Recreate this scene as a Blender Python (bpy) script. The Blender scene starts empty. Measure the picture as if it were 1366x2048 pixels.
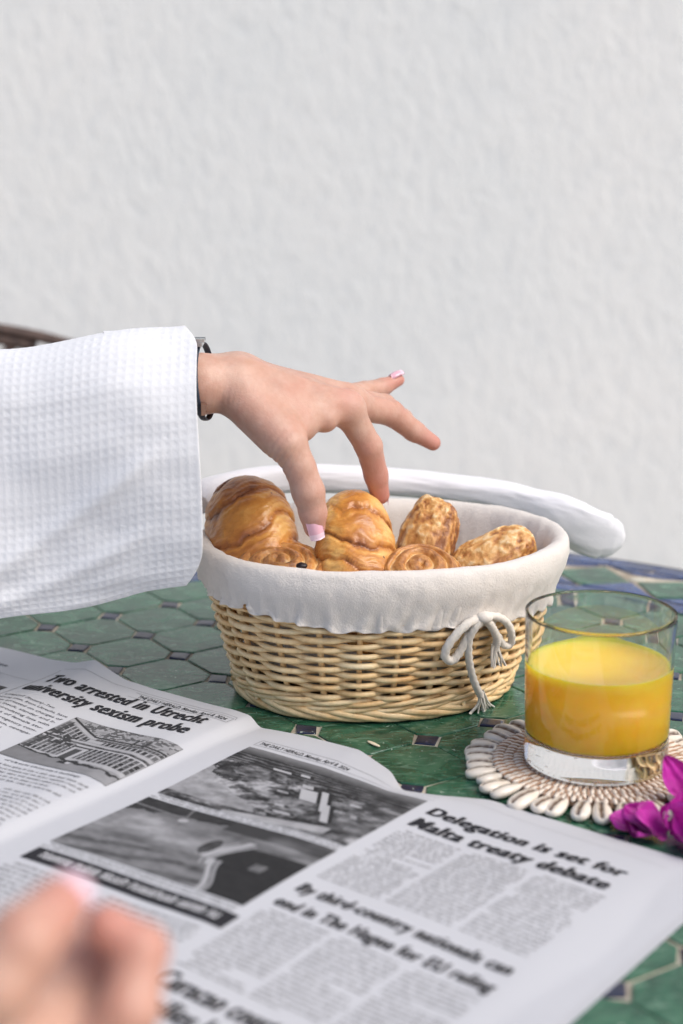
import bpy, bmesh, math, random
import numpy as np
from mathutils import Vector, Matrix, Euler

random.seed(7); RNG = np.random.default_rng(7)
R = math.radians
scene = bpy.context.scene
COL = scene.collection

# ------------------------------------------------------------------ camera, sky, sun, exposure
# units in the tables below are centimetres (table top z = 0); meshes are stored in metres
F_PX, PITCH, CAM_H = 3300.0, R(14), 38.0
cam_d = bpy.data.cameras.new('camera'); cam = bpy.data.objects.new('camera', cam_d); COL.objects.link(cam)
cam.location = (0, 0, CAM_H * .01); cam.rotation_euler = (R(90) - PITCH, 0, 0)
cam_d.sensor_fit = 'VERTICAL'; cam_d.sensor_height = 36.0; cam_d.lens = 36.0 * F_PX / 2048
cam_d.clip_start = .02; cam_d.clip_end = 200
cam_d.dof.use_dof = True; cam_d.dof.focus_distance = 1.035; cam_d.dof.aperture_fstop = 4.8
scene.camera = cam

SUN_EL, SUN_AZ = 49, 122          # azimuth measured clockwise from +Y
world = bpy.data.worlds.new('World'); scene.world = world; world.use_nodes = True
wn = world.node_tree.nodes; wl = world.node_tree.links
bg = wn['Background']; sky = wn.new('ShaderNodeTexSky'); sky.sky_type = 'NISHITA'; sky.sun_disc = False
sky.sun_elevation = R(SUN_EL); sky.sun_rotation = R(SUN_AZ); sky.air_density = 1.0; sky.dust_density = 3.0; sky.ozone_density = 1.0
wl.new(sky.outputs[0], bg.inputs[0]); bg.inputs[1].default_value = .12
sun_d = bpy.data.lights.new('sun', 'SUN'); sun_d.energy = 1.5; sun_d.angle = R(42); sun_d.color = (1.0, .945, .855)
sun = bpy.data.objects.new('sun', sun_d); COL.objects.link(sun); sun.location = (2, -1, 3)
sdir = Vector((math.sin(R(SUN_AZ)) * math.cos(R(SUN_EL)), math.cos(R(SUN_AZ)) * math.cos(R(SUN_EL)), math.sin(R(SUN_EL))))
sun.rotation_euler = sdir.to_track_quat('Z', 'Y').to_euler()
vs = scene.view_settings
scene.display_settings.display_device = 'sRGB'
vs.view_transform = 'Standard'; vs.look = 'None'; vs.exposure = .53; vs.gamma = 1.0; vs.use_curve_mapping = False
scene.render.engine = 'CYCLES'
cy = scene.cycles
cy.use_denoising = True
try: cy.denoiser = 'OPENIMAGEDENOISE'
except Exception: pass
cy.max_bounces = 12; cy.transmission_bounces = 10; cy.transparent_max_bounces = 8; cy.diffuse_bounces = 4; cy.glossy_bounces = 4
cy.sample_clamp_indirect = 6.0; cy.caustics_reflective = True; cy.caustics_refractive = True; cy.blur_glossy = .5

# ------------------------------------------------------------------ helpers
def D(px, py, d):
    """point in cm seen at photo pixel (px, py) at camera depth d (cm)"""
    v = (py - 1024) / F_PX
    return np.array([(px - 683) / F_PX * d, d * (math.cos(PITCH) - v * math.sin(PITCH)), CAM_H - d * (math.sin(PITCH) + v * math.cos(PITCH))])
def project(P):
    P = np.asarray(P, float); y, z = P[..., 1], P[..., 2] - CAM_H
    d = y * math.cos(PITCH) - z * math.sin(PITCH); dn = -y * math.sin(PITCH) - z * math.cos(PITCH)
    return 683 + F_PX * P[..., 0] / d, 1024 + F_PX * dn / d, d
def hsh(ix, iy, iz, seed):
    n = (ix.astype(np.int64) * 374761393 + iy.astype(np.int64) * 668265263 + iz.astype(np.int64) * 2147483647 + seed * 1274126177) & 0xffffffff
    n = ((n ^ (n >> 13)) * 1274126177) & 0xffffffff
    n = ((n ^ (n >> 16)) * 2246822519) & 0xffffffff
    return ((n ^ (n >> 15)) & 0xffffff) / float(0xffffff)
def vnoise(P, seed=0):
    P = np.asarray(P, float); i = np.floor(P).astype(np.int64); f = P - i; f = f * f * (3 - 2 * f); out = 0
    for dx in (0, 1):
        wx = f[..., 0] if dx else 1 - f[..., 0]
        for dy in (0, 1):
            wy = f[..., 1] if dy else 1 - f[..., 1]
            for dz in (0, 1):
                wz = f[..., 2] if dz else 1 - f[..., 2]
                out = out + hsh(i[..., 0] + dx, i[..., 1] + dy, i[..., 2] + dz, seed) * wx * wy * wz
    return out * 2 - 1
def fbm(P, oct=4, seed=0, gain=.5):
    P = np.asarray(P, float); a, s, t = 1, 0, 0
    for k in range(oct):
        s = s + a * vnoise(P * 2 ** k + 17.3 * k, seed + k); t += a; a *= gain
    return s / t
def v3(x, y, z): return np.stack(np.broadcast_arrays(x, y, z), -1).astype(float)
def sstep(a, b, x): t = np.clip((x - a) / (b - a), 0, 1); return t * t * (3 - 2 * t)
def nrm(v): v = np.asarray(v, float); return v / (np.linalg.norm(v, axis=-1, keepdims=True) + 1e-12)

ORI = {}
def origin_of(o): return ORI.get(o.name, np.zeros(3)) if o is not None else np.zeros(3)
def mesh(name, V, F, mat, smooth=True, attrs=None, mats=None, fmat=None, org=(0, 0, 0), solid=False):
    me = bpy.data.meshes.new(name); V = (np.asarray(V, float).reshape(-1, 3) - np.asarray(org)) * .01
    me.from_pydata(V.tolist(), [], F if isinstance(F, list) else np.asarray(F).tolist())
    for m in (mats or [mat]):
        if m: me.materials.append(m)
    if fmat is not None: me.polygons.foreach_set('material_index', np.asarray(fmat, np.int32))
    me.polygons.foreach_set('use_smooth', [bool(smooth)] * len(me.polygons))
    for k, a in (attrs or {}).items():
        a = np.asarray(a, float)
        if a.ndim == 1:
            at = me.attributes.new(k, 'FLOAT', 'POINT'); at.data.foreach_set('value', a)
        else:
            at = me.attributes.new(k, 'FLOAT_COLOR', 'POINT'); at.data.foreach_set('color', np.c_[a, np.ones(len(a))].ravel())
    if solid:
        bm = bmesh.new(); bm.from_mesh(me); bmesh.ops.remove_doubles(bm, verts=bm.verts, dist=1e-6); bmesh.ops.recalc_face_normals(bm, faces=bm.faces); bm.to_mesh(me); bm.free()
    me.update(); return me
def part(name, V, F, mat, parent=None, smooth=True, attrs=None, kind=None, label=None, **kw):
    """a mesh object in scene cm coordinates, child of parent"""
    org = origin_of(parent)
    o = bpy.data.objects.new(name, mesh(name, V, F, mat, smooth, attrs, org=org, **kw)); COL.objects.link(o)
    if parent is not None: o.parent = parent; ORI[o.name] = org
    if kind: o['kind'] = kind
    if label: o['label'] = label
    return o
def tag(o, label, cat, group=None, kind=None):
    o['label'] = label; o['category'] = cat
    if group: o['group'] = group
    if kind: o['kind'] = kind
    return o
def thing(name, loc, label, cat, group=None, kind=None):
    o = bpy.data.objects.new(name, None); COL.objects.link(o); o.empty_display_size = .02
    o.location = Vector(loc) * .01; ORI[o.name] = np.asarray(loc, float); return tag(o, label, cat, group, kind)
def single(name, loc, V, F, mat, label, cat, smooth=True, attrs=None, group=None, **kw):
    o = bpy.data.objects.new(name, mesh(name, V, F, mat, smooth, attrs, org=loc, **kw)); COL.objects.link(o)
    o.location = Vector(loc) * .01; ORI[o.name] = np.asarray(loc, float); return tag(o, label, cat, group)
def gridf(n, m, wu=False, wv=False, off=0):
    """faces of an n x m vertex grid (row major), optionally wrapped"""
    i = np.arange(n if wu else n - 1)[:, None]; j = np.arange(m if wv else m - 1)[None, :]
    i2, j2 = (i + 1) % n, (j + 1) % m
    return (np.stack([i * m + j + 0 * i2, i2 * m + j, i2 * m + j2, i * m + j2 + 0 * i2], -1).reshape(-1, 4) + off)
def frames(P, closed=False):
    P = np.asarray(P, float)
    T = nrm(np.roll(P, -1, 0) - np.roll(P, 1, 0)) if closed else nrm(np.gradient(P, axis=0))
    N = np.zeros_like(P); a = np.array([0, 0, 1.]) if abs(T[0][2]) < .9 else np.array([1., 0, 0])
    N[0] = nrm(a - T[0] * (a @ T[0]))
    for k in range(1, len(P)): n = N[k - 1] - T[k] * (N[k - 1] @ T[k]); N[k] = nrm(n)
    return T, N, np.cross(T, N)
def tube(P, r, sides=8, closed=False, caps=True, flat=1.0, up=None):
    P = np.asarray(P, float); n = len(P); r = np.broadcast_to(np.asarray(r, float), (n,))
    T, N, B = frames(P, closed)
    if up is not None: N = nrm(up - T * np.sum(T * up, -1, keepdims=True)); B = np.cross(T, N)
    a = np.arange(sides) / sides * 2 * np.pi
    V = P[:, None] + r[:, None, None] * (np.cos(a)[None, :, None] * N[:, None] * flat + np.sin(a)[None, :, None] * B[:, None])
    F = gridf(n, sides, closed, True).tolist()
    if caps and not closed: F += [list(range(sides))[::-1], list(range((n - 1) * sides, n * sides))]
    F = [f[::-1] for f in F]
    return V.reshape(-1, 3), F
def join(parts):
    V, F, o = [], [], 0
    for v, f in parts:
        v = np.asarray(v).reshape(-1, 3); V.append(v); F += [[i + o for i in q] for q in (f.tolist() if hasattr(f, 'tolist') else f)]; o += len(v)
    return np.concatenate(V), F
def spline(pts, n, closed=False):
    """Catmull-Rom through pts (any dimension)"""
    P = np.asarray(pts, float)
    if closed: P = np.vstack([P[-1], P, P[0], P[1]])
    else: P = np.vstack([2 * P[0] - P[1], P, 2 * P[-1] - P[-2]])
    m = len(P) - 3; t = np.linspace(0, m, n, endpoint=not closed); i = np.clip(t.astype(int), 0, m - 1); f = (t - i)[:, None]
    a, b, c, d = P[i], P[i + 1], P[i + 2], P[i + 3]
    return .5 * (2 * b + (c - a) * f + (2 * a - 5 * b + 4 * c - d) * f ** 2 + (3 * b - a - 3 * c + d) * f ** 3)
def lathe(prof, c, n=64):
    prof = np.asarray(prof, float); a = np.arange(n) / n * 2 * np.pi
    V = np.stack([c[0] + prof[:, 0, None] * np.cos(a), c[1] + prof[:, 0, None] * np.sin(a), c[2] + prof[:, 1, None] + 0 * a], -1)
    return V.reshape(-1, 3), gridf(len(prof), n, False, True)
def box(c, s, rot=0):
    x, y, z = np.asarray(s) / 2; P = np.array([[-x, -y, -z], [x, -y, -z], [x, y, -z], [-x, y, -z], [-x, -y, z], [x, -y, z], [x, y, z], [-x, y, z]])
    cr, sr = math.cos(rot), math.sin(rot); P = np.c_[P[:, 0] * cr - P[:, 1] * sr, P[:, 0] * sr + P[:, 1] * cr, P[:, 2]]
    return P + np.asarray(c), [[0, 3, 2, 1], [4, 5, 6, 7], [0, 1, 5, 4], [1, 2, 6, 5], [2, 3, 7, 6], [3, 0, 4, 7]]
def ellipsoid(c, r, n=12, m=16, M=None):
    t = np.linspace(0, np.pi, n)[:, None]; a = (np.arange(m) / m * 2 * np.pi)[None]
    V = np.stack([np.sin(t) * np.cos(a) * r[0], np.sin(t) * np.sin(a) * r[1], np.cos(t) * r[2] + 0 * a], -1).reshape(-1, 3)
    if M is not None: V = V @ np.asarray(M).T
    return V + np.asarray(c), gridf(n, m, False, True)

# signed distance modelling: round cones blended, surfaced by surface nets
def cone_sd(X, a, b, ra, rb):
    a, b = np.asarray(a, float), np.asarray(b, float); ab = b - a; t = np.clip(((X - a) @ ab) / (ab @ ab + 1e-9), 0, 1)
    return np.linalg.norm(X - a - t[..., None] * ab, axis=-1) - (ra + (rb - ra) * t)
def smin(a, b, k): h = np.clip(.5 + .5 * (b - a) / k, 0, 1); return b + (a - b) * h - k * h * (1 - h)
def sdf_surface(groups, kbase, kjoin, h, post=None):
    """groups[0] is the palm; every further group (a finger) is blended to the palm only. Each group: list of (a, b, ra, rb)"""
    pts = np.array([p for g in groups for (a, b, ra, rb) in g for p in (a, b)]); rm = max(max(c[2], c[3]) for g in groups for c in g)
    lo = pts.min(0) - rm - 1; hi = pts.max(0) + rm + 1; n = np.ceil((hi - lo) / h).astype(int)
    ax = [lo[k] + h * np.arange(n[k]) for k in range(3)]
    def ev(g, k, full):
        f = np.full(n, 9.0)
        for (a, b, ra, rb) in g:
            r = max(ra, rb) + max(k, kjoin) + .3
            q0 = np.clip(((np.minimum(a, b) - r - lo) / h).astype(int), 0, n); q1 = np.clip(((np.maximum(a, b) + r - lo) / h).astype(int) + 1, 0, n)
            sl = tuple(slice(q0[i], q1[i]) for i in range(3))
            X = np.stack(np.meshgrid(*[ax[i][sl[i]] for i in range(3)], indexing='ij'), -1)
            f[sl] = smin(f[sl], cone_sd(X, a, b, ra, rb), k)
        return f
    palm = ev(groups[0], kbase, True); f = palm.copy()
    for g in groups[1:]: f = np.minimum(f, smin(palm, ev(g, .25, False), kjoin))
    if post: f = post(f, ax)
    s = f < 0; sh = tuple(d - 1 for d in f.shape)
    cnt = np.zeros(sh); pos = np.zeros(sh + (3,))
    corners = [(i, j, k) for i in (0, 1) for j in (0, 1) for k in (0, 1)]
    def C(a, c): return a[c[0]:c[0] + sh[0], c[1]:c[1] + sh[1], c[2]:c[2] + sh[2]]
    act = np.zeros(sh, bool); s0 = C(s, (0, 0, 0))
    for c in corners[1:]: act |= C(s, c) != s0
    idx = np.argwhere(act); cnt = np.zeros(len(idx)); pos = np.zeros((len(idx), 3))
    for e0 in corners:
        for k in range(3):
            if e0[k]: continue
            e1 = tuple(1 if q == k else e0[q] for q in range(3))
            fa = f[tuple((idx + e0).T)]; fb = f[tuple((idx + e1).T)]; m = (fa < 0) != (fb < 0)
            t = np.where(m, fa / np.where(m, fa - fb, 1), 0)
            p = idx + np.array(e0, float); p[:, k] += t
            pos[m] += p[m]; cnt[m] += 1
    V = lo + h * pos / cnt[:, None]
    num = np.full(sh, -1); num[act] = np.arange(len(idx)); F = []
    for k in range(3):
        a, b = [q for q in range(3) if q != k]
        d0 = [slice(1, -1)] * 3; d0[k] = slice(0, -1); d1 = list(d0); d1[k] = slice(1, None)
        s_a, s_b = s[tuple(d0)], s[tuple(d1)]; E = np.argwhere(s_a != s_b); off = np.array([1, 1, 1]); off[k] = 0
        inside = s_a[tuple(E.T)]; E = E + off
        da = np.zeros(3, int); da[a] = 1; db = np.zeros(3, int); db[b] = 1
        ok = np.all(E < np.array(sh), 1); E, inside = E[ok], inside[ok]
        q = np.stack([num[tuple((E - da - db).T)], num[tuple((E - db).T)], num[tuple(E.T)], num[tuple((E - da).T)]], 1)
        flip = inside if k != 1 else ~inside
        q[~flip] = q[~flip][:, ::-1]; F.append(q[np.all(q >= 0, 1)])
    F = np.concatenate(F)
    for it in range(2):      # light smoothing
        A = np.zeros_like(V); w = np.zeros(len(V))
        for i in range(4):
            np.add.at(A, F[:, i], V[F[:, (i + 1) % 4]] + V[F[:, (i - 1) % 4]]); np.add.at(w, F[:, i], 2)
        V = V * .5 + .5 * A / w[:, None]
    return V, F

# ------------------------------------------------------------------ materials
class NT:
    def __init__(s, name):
        s.m = bpy.data.materials.new(name); s.m.use_nodes = True; s.t = s.m.node_tree; s.b = s.t.nodes['Principled BSDF']; s.out = s.t.nodes['Material Output']
    def n(s, typ, ins=None, **kw):
        o = s.t.nodes.new(typ)
        for k, v in kw.items(): setattr(o, k, v)
        for k, v in (ins or {}).items():
            if hasattr(v, 'default_value') and hasattr(v, 'is_linked'): s.t.links.new(v, o.inputs[k])
            else: o.inputs[k].default_value = v
        return o
    def set(s, **kw):
        for k, v in kw.items():
            k = k.replace('_', ' ')
            if hasattr(v, 'is_linked'): s.t.links.new(v, s.b.inputs[k])
            else: s.b.inputs[k].default_value = v
        return s
    def coord(s, kind='Object'): return s.n('ShaderNodeTexCoord').outputs[kind]
    def mapping(s, co, sc=(1, 1, 1), rot=(0, 0, 0)): return s.n('ShaderNodeMapping', {0: co, 'Scale': sc, 'Rotation': rot}).outputs[0]
    def noise(s, co, scale, detail=4, rough=.55, dist=0): return s.n('ShaderNodeTexNoise', {'Vector': co, 'Scale': scale, 'Detail': detail, 'Roughness': rough, 'Distortion': dist}).outputs[0]
    def ramp(s, f, stops):
        r = s.n('ShaderNodeValToRGB', {0: f}).color_ramp
        while len(r.elements) < len(stops): r.elements.new(.5)
        for e, (p, c) in zip(r.elements, stops): e.position = p; e.color = tuple(c) + (1,) if len(c) == 3 else c
        return s.t.nodes[-1].outputs[0]
    def mix(s, f, a, b, mode='MIX'):
        o = s.n('ShaderNodeMix', data_type='RGBA', blend_type=mode)
        for k, v in ((0, f), (6, a), (7, b)):
            if hasattr(v, 'is_linked'): s.t.links.new(v, o.inputs[k])
            else: o.inputs[k].default_value = v if k == 0 else tuple(v) + (1,) if len(v) == 3 else v
        return o.outputs[2]
    def math(s, op, a, b=0.0, c=None):
        o = s.n('ShaderNodeMath', operation=op)
        for k, v in ((0, a), (1, b), (2, c)):
            if v is None: continue
            if hasattr(v, 'is_linked'): s.t.links.new(v, o.inputs[k])
            else: o.inputs[k].default_value = v
        return o.outputs[0]
    def attr(s, name): return s.n('ShaderNodeAttribute', attribute_name=name)
    def rnd(s): return s.n('ShaderNodeObjectInfo').outputs['Random']
    def bump(s, h, strength=.3, dist=.001, normal=None):
        ins = {'Height': h, 'Strength': strength, 'Distance': dist}
        if normal is not None: ins['Normal'] = normal
        o = s.n('ShaderNodeBump', ins).outputs[0]; s.t.links.new(o, s.b.inputs['Normal']); return o

def m_plain(name, col, rough=.5, **kw):
    t = NT(name); t.set(Base_Color=(*col, 1), Roughness=rough, **kw); return t.m
def m_plaster():
    t = NT('wall_plaster'); co = t.coord()
    n1 = t.noise(co, .9, 4); m2 = t.mapping(co, (1, 1, .55), (0, R(24), 0)); n2 = t.noise(m2, 46, 5, .62, .3); n3 = t.noise(m2, 120, 4, .6)
    c = t.mix(t.ramp(n1, [(.35, (0, 0, 0)), (.65, (1, 1, 1))]), (.72, .755, .765), (.83, .832, .82))
    c = t.mix(t.ramp(n2, [(.30, (.0, .0, .0)), (.50, (1, 1, 1))]), t.mix(.34, c, (.62, .655, .68)), c)
    t.set(Base_Color=c, Roughness=.88)
    b = t.bump(n2, .5, .005); t.bump(n3, .5, .002, b); return t.m
def m_ground():
    t = NT('terrace_stone'); co = t.coord(); n = t.noise(co, 6, 5)
    t.set(Base_Color=t.ramp(n, [(.3, (.36, .31, .26)), (.7, (.46, .41, .35))]), Roughness=.8); t.bump(n, .4, .004); return t.m
def m_glaze(name, cols, rough=.16, chips=True):
    t = NT(name); co = t.coord(); r = t.rnd(); off = t.n('ShaderNodeVectorMath', {0: co, 1: t.n('ShaderNodeCombineXYZ', {0: t.math('MULTIPLY', r, 9.0), 1: t.math('MULTIPLY', r, 5.0)}).outputs[0]}, operation='ADD').outputs[0]
    n1 = t.noise(off, 38, 5, .6, .8); n2 = t.noise(off, 260, 4, .7); n3 = t.noise(t.mapping(off, (1, 3, 1), (0, 0, .6)), 60, 5, .65, 1.5)
    c = t.ramp(n1, [(.34, cols[0]), (.5, cols[1]), (.68, cols[2])])
    c = t.mix(t.math('MULTIPLY', t.math('SUBTRACT', r, .5), .5), c, t.mix(1.0, c, (1.35, 1.3, 1.35), 'MULTIPLY')) if False else t.mix(t.math('MULTIPLY', r, .55), c, t.mix(1.0, c, (.68, .80, .76), 'MULTIPLY'))
    c = t.mix(t.ramp(n3, [(.53, (0, 0, 0)), (.68, (.6, .6, .6))]), c, cols[3])
    if chips: c = t.mix(t.ramp(n2, [(.665, (0, 0, 0)), (.70, (1, 1, 1))]), c, (.40, .47, .40))
    t.set(Base_Color=c, Roughness=t.ramp(n1, [(.3, (rough * .7,) * 3), (.7, (rough * 1.7,) * 3)]), IOR=1.5)
    b = t.bump(n1, .25, .0016); t.bump(n2, .12, .0004, b); return t.m
def m_grout():
    t = NT('grout'); co = t.coord(); n = t.noise(co, 120, 5); n2 = t.noise(co, 14, 3)
    c = t.mix(t.ramp(n2, [(.4, (0, 0, 0)), (.62, (1, 1, 1))]), t.ramp(n, [(.3, (.40, .35, .27)), (.7, (.60, .55, .45))]), (.20, .15, .11))
    t.set(Base_Color=c, Roughness=.9); t.bump(n, .6, .001); return t.m
def m_wicker():
    t = NT('willow'); co = t.coord(); r = t.rnd(); a = t.attr('along').outputs['Fac']
    cx = t.n('ShaderNodeCombineXYZ', {0: a, 1: t.math('MULTIPLY', r, 40.0)}).outputs[0]
    n1 = t.noise(cx, .9, 4, .65); n2 = t.noise(co, 330, 4, .6); n4 = t.noise(co, 90, 2)
    c = t.ramp(n1, [(.24, (.60, .32, .12)), (.40, (.80, .53, .25)), (.56, (.88, .67, .38)), (.8, (.92, .78, .52))])
    c = t.mix(t.math('MULTIPLY', t.ramp(n4, [(.62, (0, 0, 0)), (.74, (1, 1, 1))]), .4), c, (.46, .21, .075))
    c = t.mix(.3, c, t.mix(1.0, c, t.ramp(n2, [(.3, (.62, .55, .5)), (.7, (1.1, 1.1, 1.1))]), 'MULTIPLY'))
    t.set(Base_Color=c, Roughness=.42); t.bump(n2, .25, .0005); return t.m
def m_cloth(name, col, scale=900, bump=.35, sss=0, coarse=.0):
    t = NT(name); co = t.coord(); n = t.noise(co, scale, 3, .7); n2 = t.noise(co, 30, 4)
    c = t.mix(t.math('MULTIPLY', n, .35), col, tuple(k * .78 for k in col)); c = t.mix(t.math('MULTIPLY', n2, coarse), c, tuple(k * .8 for k in col))
    t.set(Base_Color=c, Roughness=.9, Sheen_Weight=.25, Sheen_Roughness=.5)
    t.bump(n, bump, .0008); return t.m
def m_skin():
    t = NT('skin'); co = t.coord(); n1 = t.noise(co, 90, 4, .6); n2 = t.noise(co, 700, 3, .6)
    red = t.attr('red').outputs['Fac']; v = t.n('ShaderNodeTexVoronoi', {'Vector': co, 'Scale': 900.0}, feature='DISTANCE_TO_EDGE').outputs[0]
    c = t.ramp(n1, [(.3, (.49, .28, .205)), (.7, (.585, .375, .295))]); n4 = t.noise(co, 38, 3, .6, .5); c = t.mix(t.ramp(n4, [(.42, (.0, .0, .0)), (.68, (.42, .42, .42))]), c, (.51, .23, .17)); c = t.mix(red, c, (.52, .205, .165))
    t.set(Base_Color=c, Roughness=.43, Subsurface_Weight=.18, Subsurface_Radius=(1.0, .35, .2), Subsurface_Scale=.004, Specular_IOR_Level=.42)
    b = t.bump(n2, .35, .0007); t.bump(v, .10, .0006, b); return t.m
def m_crust(name, dark, mid, gold, pale, rough=.38, flake=0.0):
    t = NT(name); co = t.coord(); tone = t.attr('tone').outputs['Fac']; st = t.attr('streak').outputs['Fac']
    n1 = t.noise(co, 110, 5, .6, .4); n2 = t.noise(co, 480, 4, .65)
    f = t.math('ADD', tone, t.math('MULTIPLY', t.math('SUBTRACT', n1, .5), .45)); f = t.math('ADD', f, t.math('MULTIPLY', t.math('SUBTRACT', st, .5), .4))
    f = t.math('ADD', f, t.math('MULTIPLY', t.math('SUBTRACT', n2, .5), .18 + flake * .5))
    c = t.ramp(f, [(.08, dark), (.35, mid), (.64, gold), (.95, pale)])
    sp = t.noise(co, 210, 2, .5); c = t.mix(t.ramp(sp, [(.755, (0, 0, 0)), (.79, (.85, .85, .85))]), c, (.07, .022, .008))
    t.set(Base_Color=c, Roughness=rough, Subsurface_Weight=.08, Subsurface_Radius=(1, .5, .2), Subsurface_Scale=.003, Coat_Weight=.22, Coat_Roughness=.28)
    b = t.bump(st, .5, .0012); b = t.bump(n1, .35, .0018, b); t.bump(n2, .35 + flake, .0008, b); return t.m
def m_paper():
    t = NT('newsprint'); co = t.coord(); n = t.noise(co, 500, 4, .6); n2 = t.noise(co, 9, 3)
    c = t.mix(t.math('MULTIPLY', n, .3), (.505, .512, .54), (.455, .462, .49))
    t.set(Base_Color=c, Roughness=.85, Specular_IOR_Level=.15); b = t.bump(n2, .5, .004); t.bump(n, .1, .0003, b); return t.m
def m_ink():
    t = NT('print_ink'); a = t.attr('ink'); n = t.noise(t.coord(), 1500, 2)
    c = t.mix(t.math('MULTIPLY', n, .06), a.outputs['Color'], (.5, .5, .52)); t.set(Base_Color=c, Roughness=.85, Specular_IOR_Level=.08); return t.m
def m_glass():
    t = NT('clear_glass'); t.set(Base_Color=(1, 1, 1, 1), Roughness=0.0, IOR=1.48, Transmission_Weight=1.0); return t.m
def m_juice():
    t = NT('orange_juice'); n = t.noise(t.coord(), 60, 4)
    t.set(Base_Color=t.ramp(n, [(.3, (.98, .56, .02)), (.7, (1.0, .62, .045))]), Roughness=.16, IOR=1.34, Subsurface_Weight=1.0, Subsurface_Radius=(1.0, .62, .12), Subsurface_Scale=.035); return t.m
def m_shell():
    t = NT('cowrie_shell'); co = t.coord(); a = t.attr('slit').outputs['Fac']; n = t.noise(co, 120, 4); r = t.rnd()
    c = t.ramp(n, [(.3, (.66, .58, .48)), (.62, (.78, .73, .66))]); c = t.mix(t.math('MULTIPLY', r, .5), c, (.80, .70, .58)); c = t.mix(a, c, (.10, .055, .035))
    t.set(Base_Color=c, Roughness=.24); return t.m
def m_petal():
    t = NT('bougainvillea_bract'); co = t.coord(); n = t.noise(co, 60, 3); w = t.noise(t.mapping(co, (1, 1, 1)), 300, 2)
    c = t.ramp(n, [(.3, (.36, .003, .24)), (.7, (.58, .015, .40))]); t.set(Base_Color=c, Roughness=.55, Subsurface_Weight=.25, Subsurface_Radius=(1, .2, .7), Subsurface_Scale=.002, Sheen_Weight=.2)
    t.bump(w, .25, .0008); return t.m
def m_iron():
    t = NT('wrought_iron'); n = t.noise(t.coord(), 80, 4); t.set(Base_Color=t.ramp(n, [(.4, (.075, .05, .042)), (.7, (.13, .085, .07))]), Roughness=.6, Metallic=.2); return t.m

M = dict(plaster=m_plaster(), ground=m_ground(), grout=m_grout(), wicker=m_wicker(), skin=m_skin(), paper=m_paper(), ink=m_ink(), glass=m_glass(), juice=m_juice(), shell=m_shell(), petal=m_petal(), iron=m_iron(),
    green=m_glaze('green_glaze', [(.010, .055, .032), (.020, .10, .056), (.055, .165, .098), (.20, .33, .24)]),
    blue=m_glaze('blue_glaze', [(.009, .010, .028), (.012, .016, .045), (.02, .027, .07), (.05, .06, .11)]),
    cobalt=m_glaze('cobalt_glaze', [(.014, .03, .10), (.022, .05, .17), (.045, .085, .24), (.15, .22, .34)]),
    cream=m_glaze('cream_glaze', [(.55, .47, .38), (.64, .56, .46), (.70, .64, .55), (.72, .68, .6)], chips=False),
    liner=m_cloth('cotton_liner', (.77, .72, .67), 900, .8, coarse=.25), robe=m_cloth('robe_cotton', (.735, .745, .775), 700, .3), napkin=m_cloth('napkin_cotton', (.80, .795, .83), 900, .3),
    cord=m_cloth('cotton_cord', (.78, .73, .66), 700, .5, coarse=.3),
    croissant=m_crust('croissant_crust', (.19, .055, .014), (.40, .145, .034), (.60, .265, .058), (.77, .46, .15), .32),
    swirl=m_crust('swirl_crust', (.24, .085, .022), (.47, .20, .055), (.66, .35, .115), (.80, .56, .28), .42, .15),
    sugar=m_crust('sugared_crust', (.26, .09, .022), (.50, .22, .06), (.68, .37, .12), (.84, .62, .34), .45, .45),
    raisin=m_plain('raisin', (.018, .010, .012), .35), nail=m_plain('nail_polish', (.74, .42, .50), .12, Coat_Weight=.5), nailtip=m_plain('nail_tip', (.80, .58, .66), .12, Coat_Weight=.5),
    navy=m_plain('navy_leather', (.020, .035, .06), .5), silver=m_plain('silver', (.75, .77, .78), .22, Metallic=1.0), copper=m_plain('copper', (.55, .36, .28), .3, Metallic=1.0),
    raffia=m_cloth('raffia', (.44, .26, .16), 500, .5, coarse=.6), bead=m_plain('bead_shell', (.74, .66, .57), .35), flake=m_plain('almond_flake', (.78, .68, .50), .6),
    wood=m_plain('table_iron', (.05, .045, .04), .6), cream2=m_plain('flower_cream', (.80, .76, .60), .6))

# ------------------------------------------------------------------ setting: terrace, wall
V, F = box((0, 0, -80), (6000, 6000, 12)); part('ground', V, F, M['ground'], smooth=False, kind='structure')
def wall():
    nx, nz = 60, 30; o = single('plaster_wall', (0, 222, -74), *box((0, 237, 118), (900, 30, 384)), M['plaster'], 'white rough plaster wall rising behind the table', 'wall', smooth=False)
    o['kind'] = 'thing'
wall()

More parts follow.
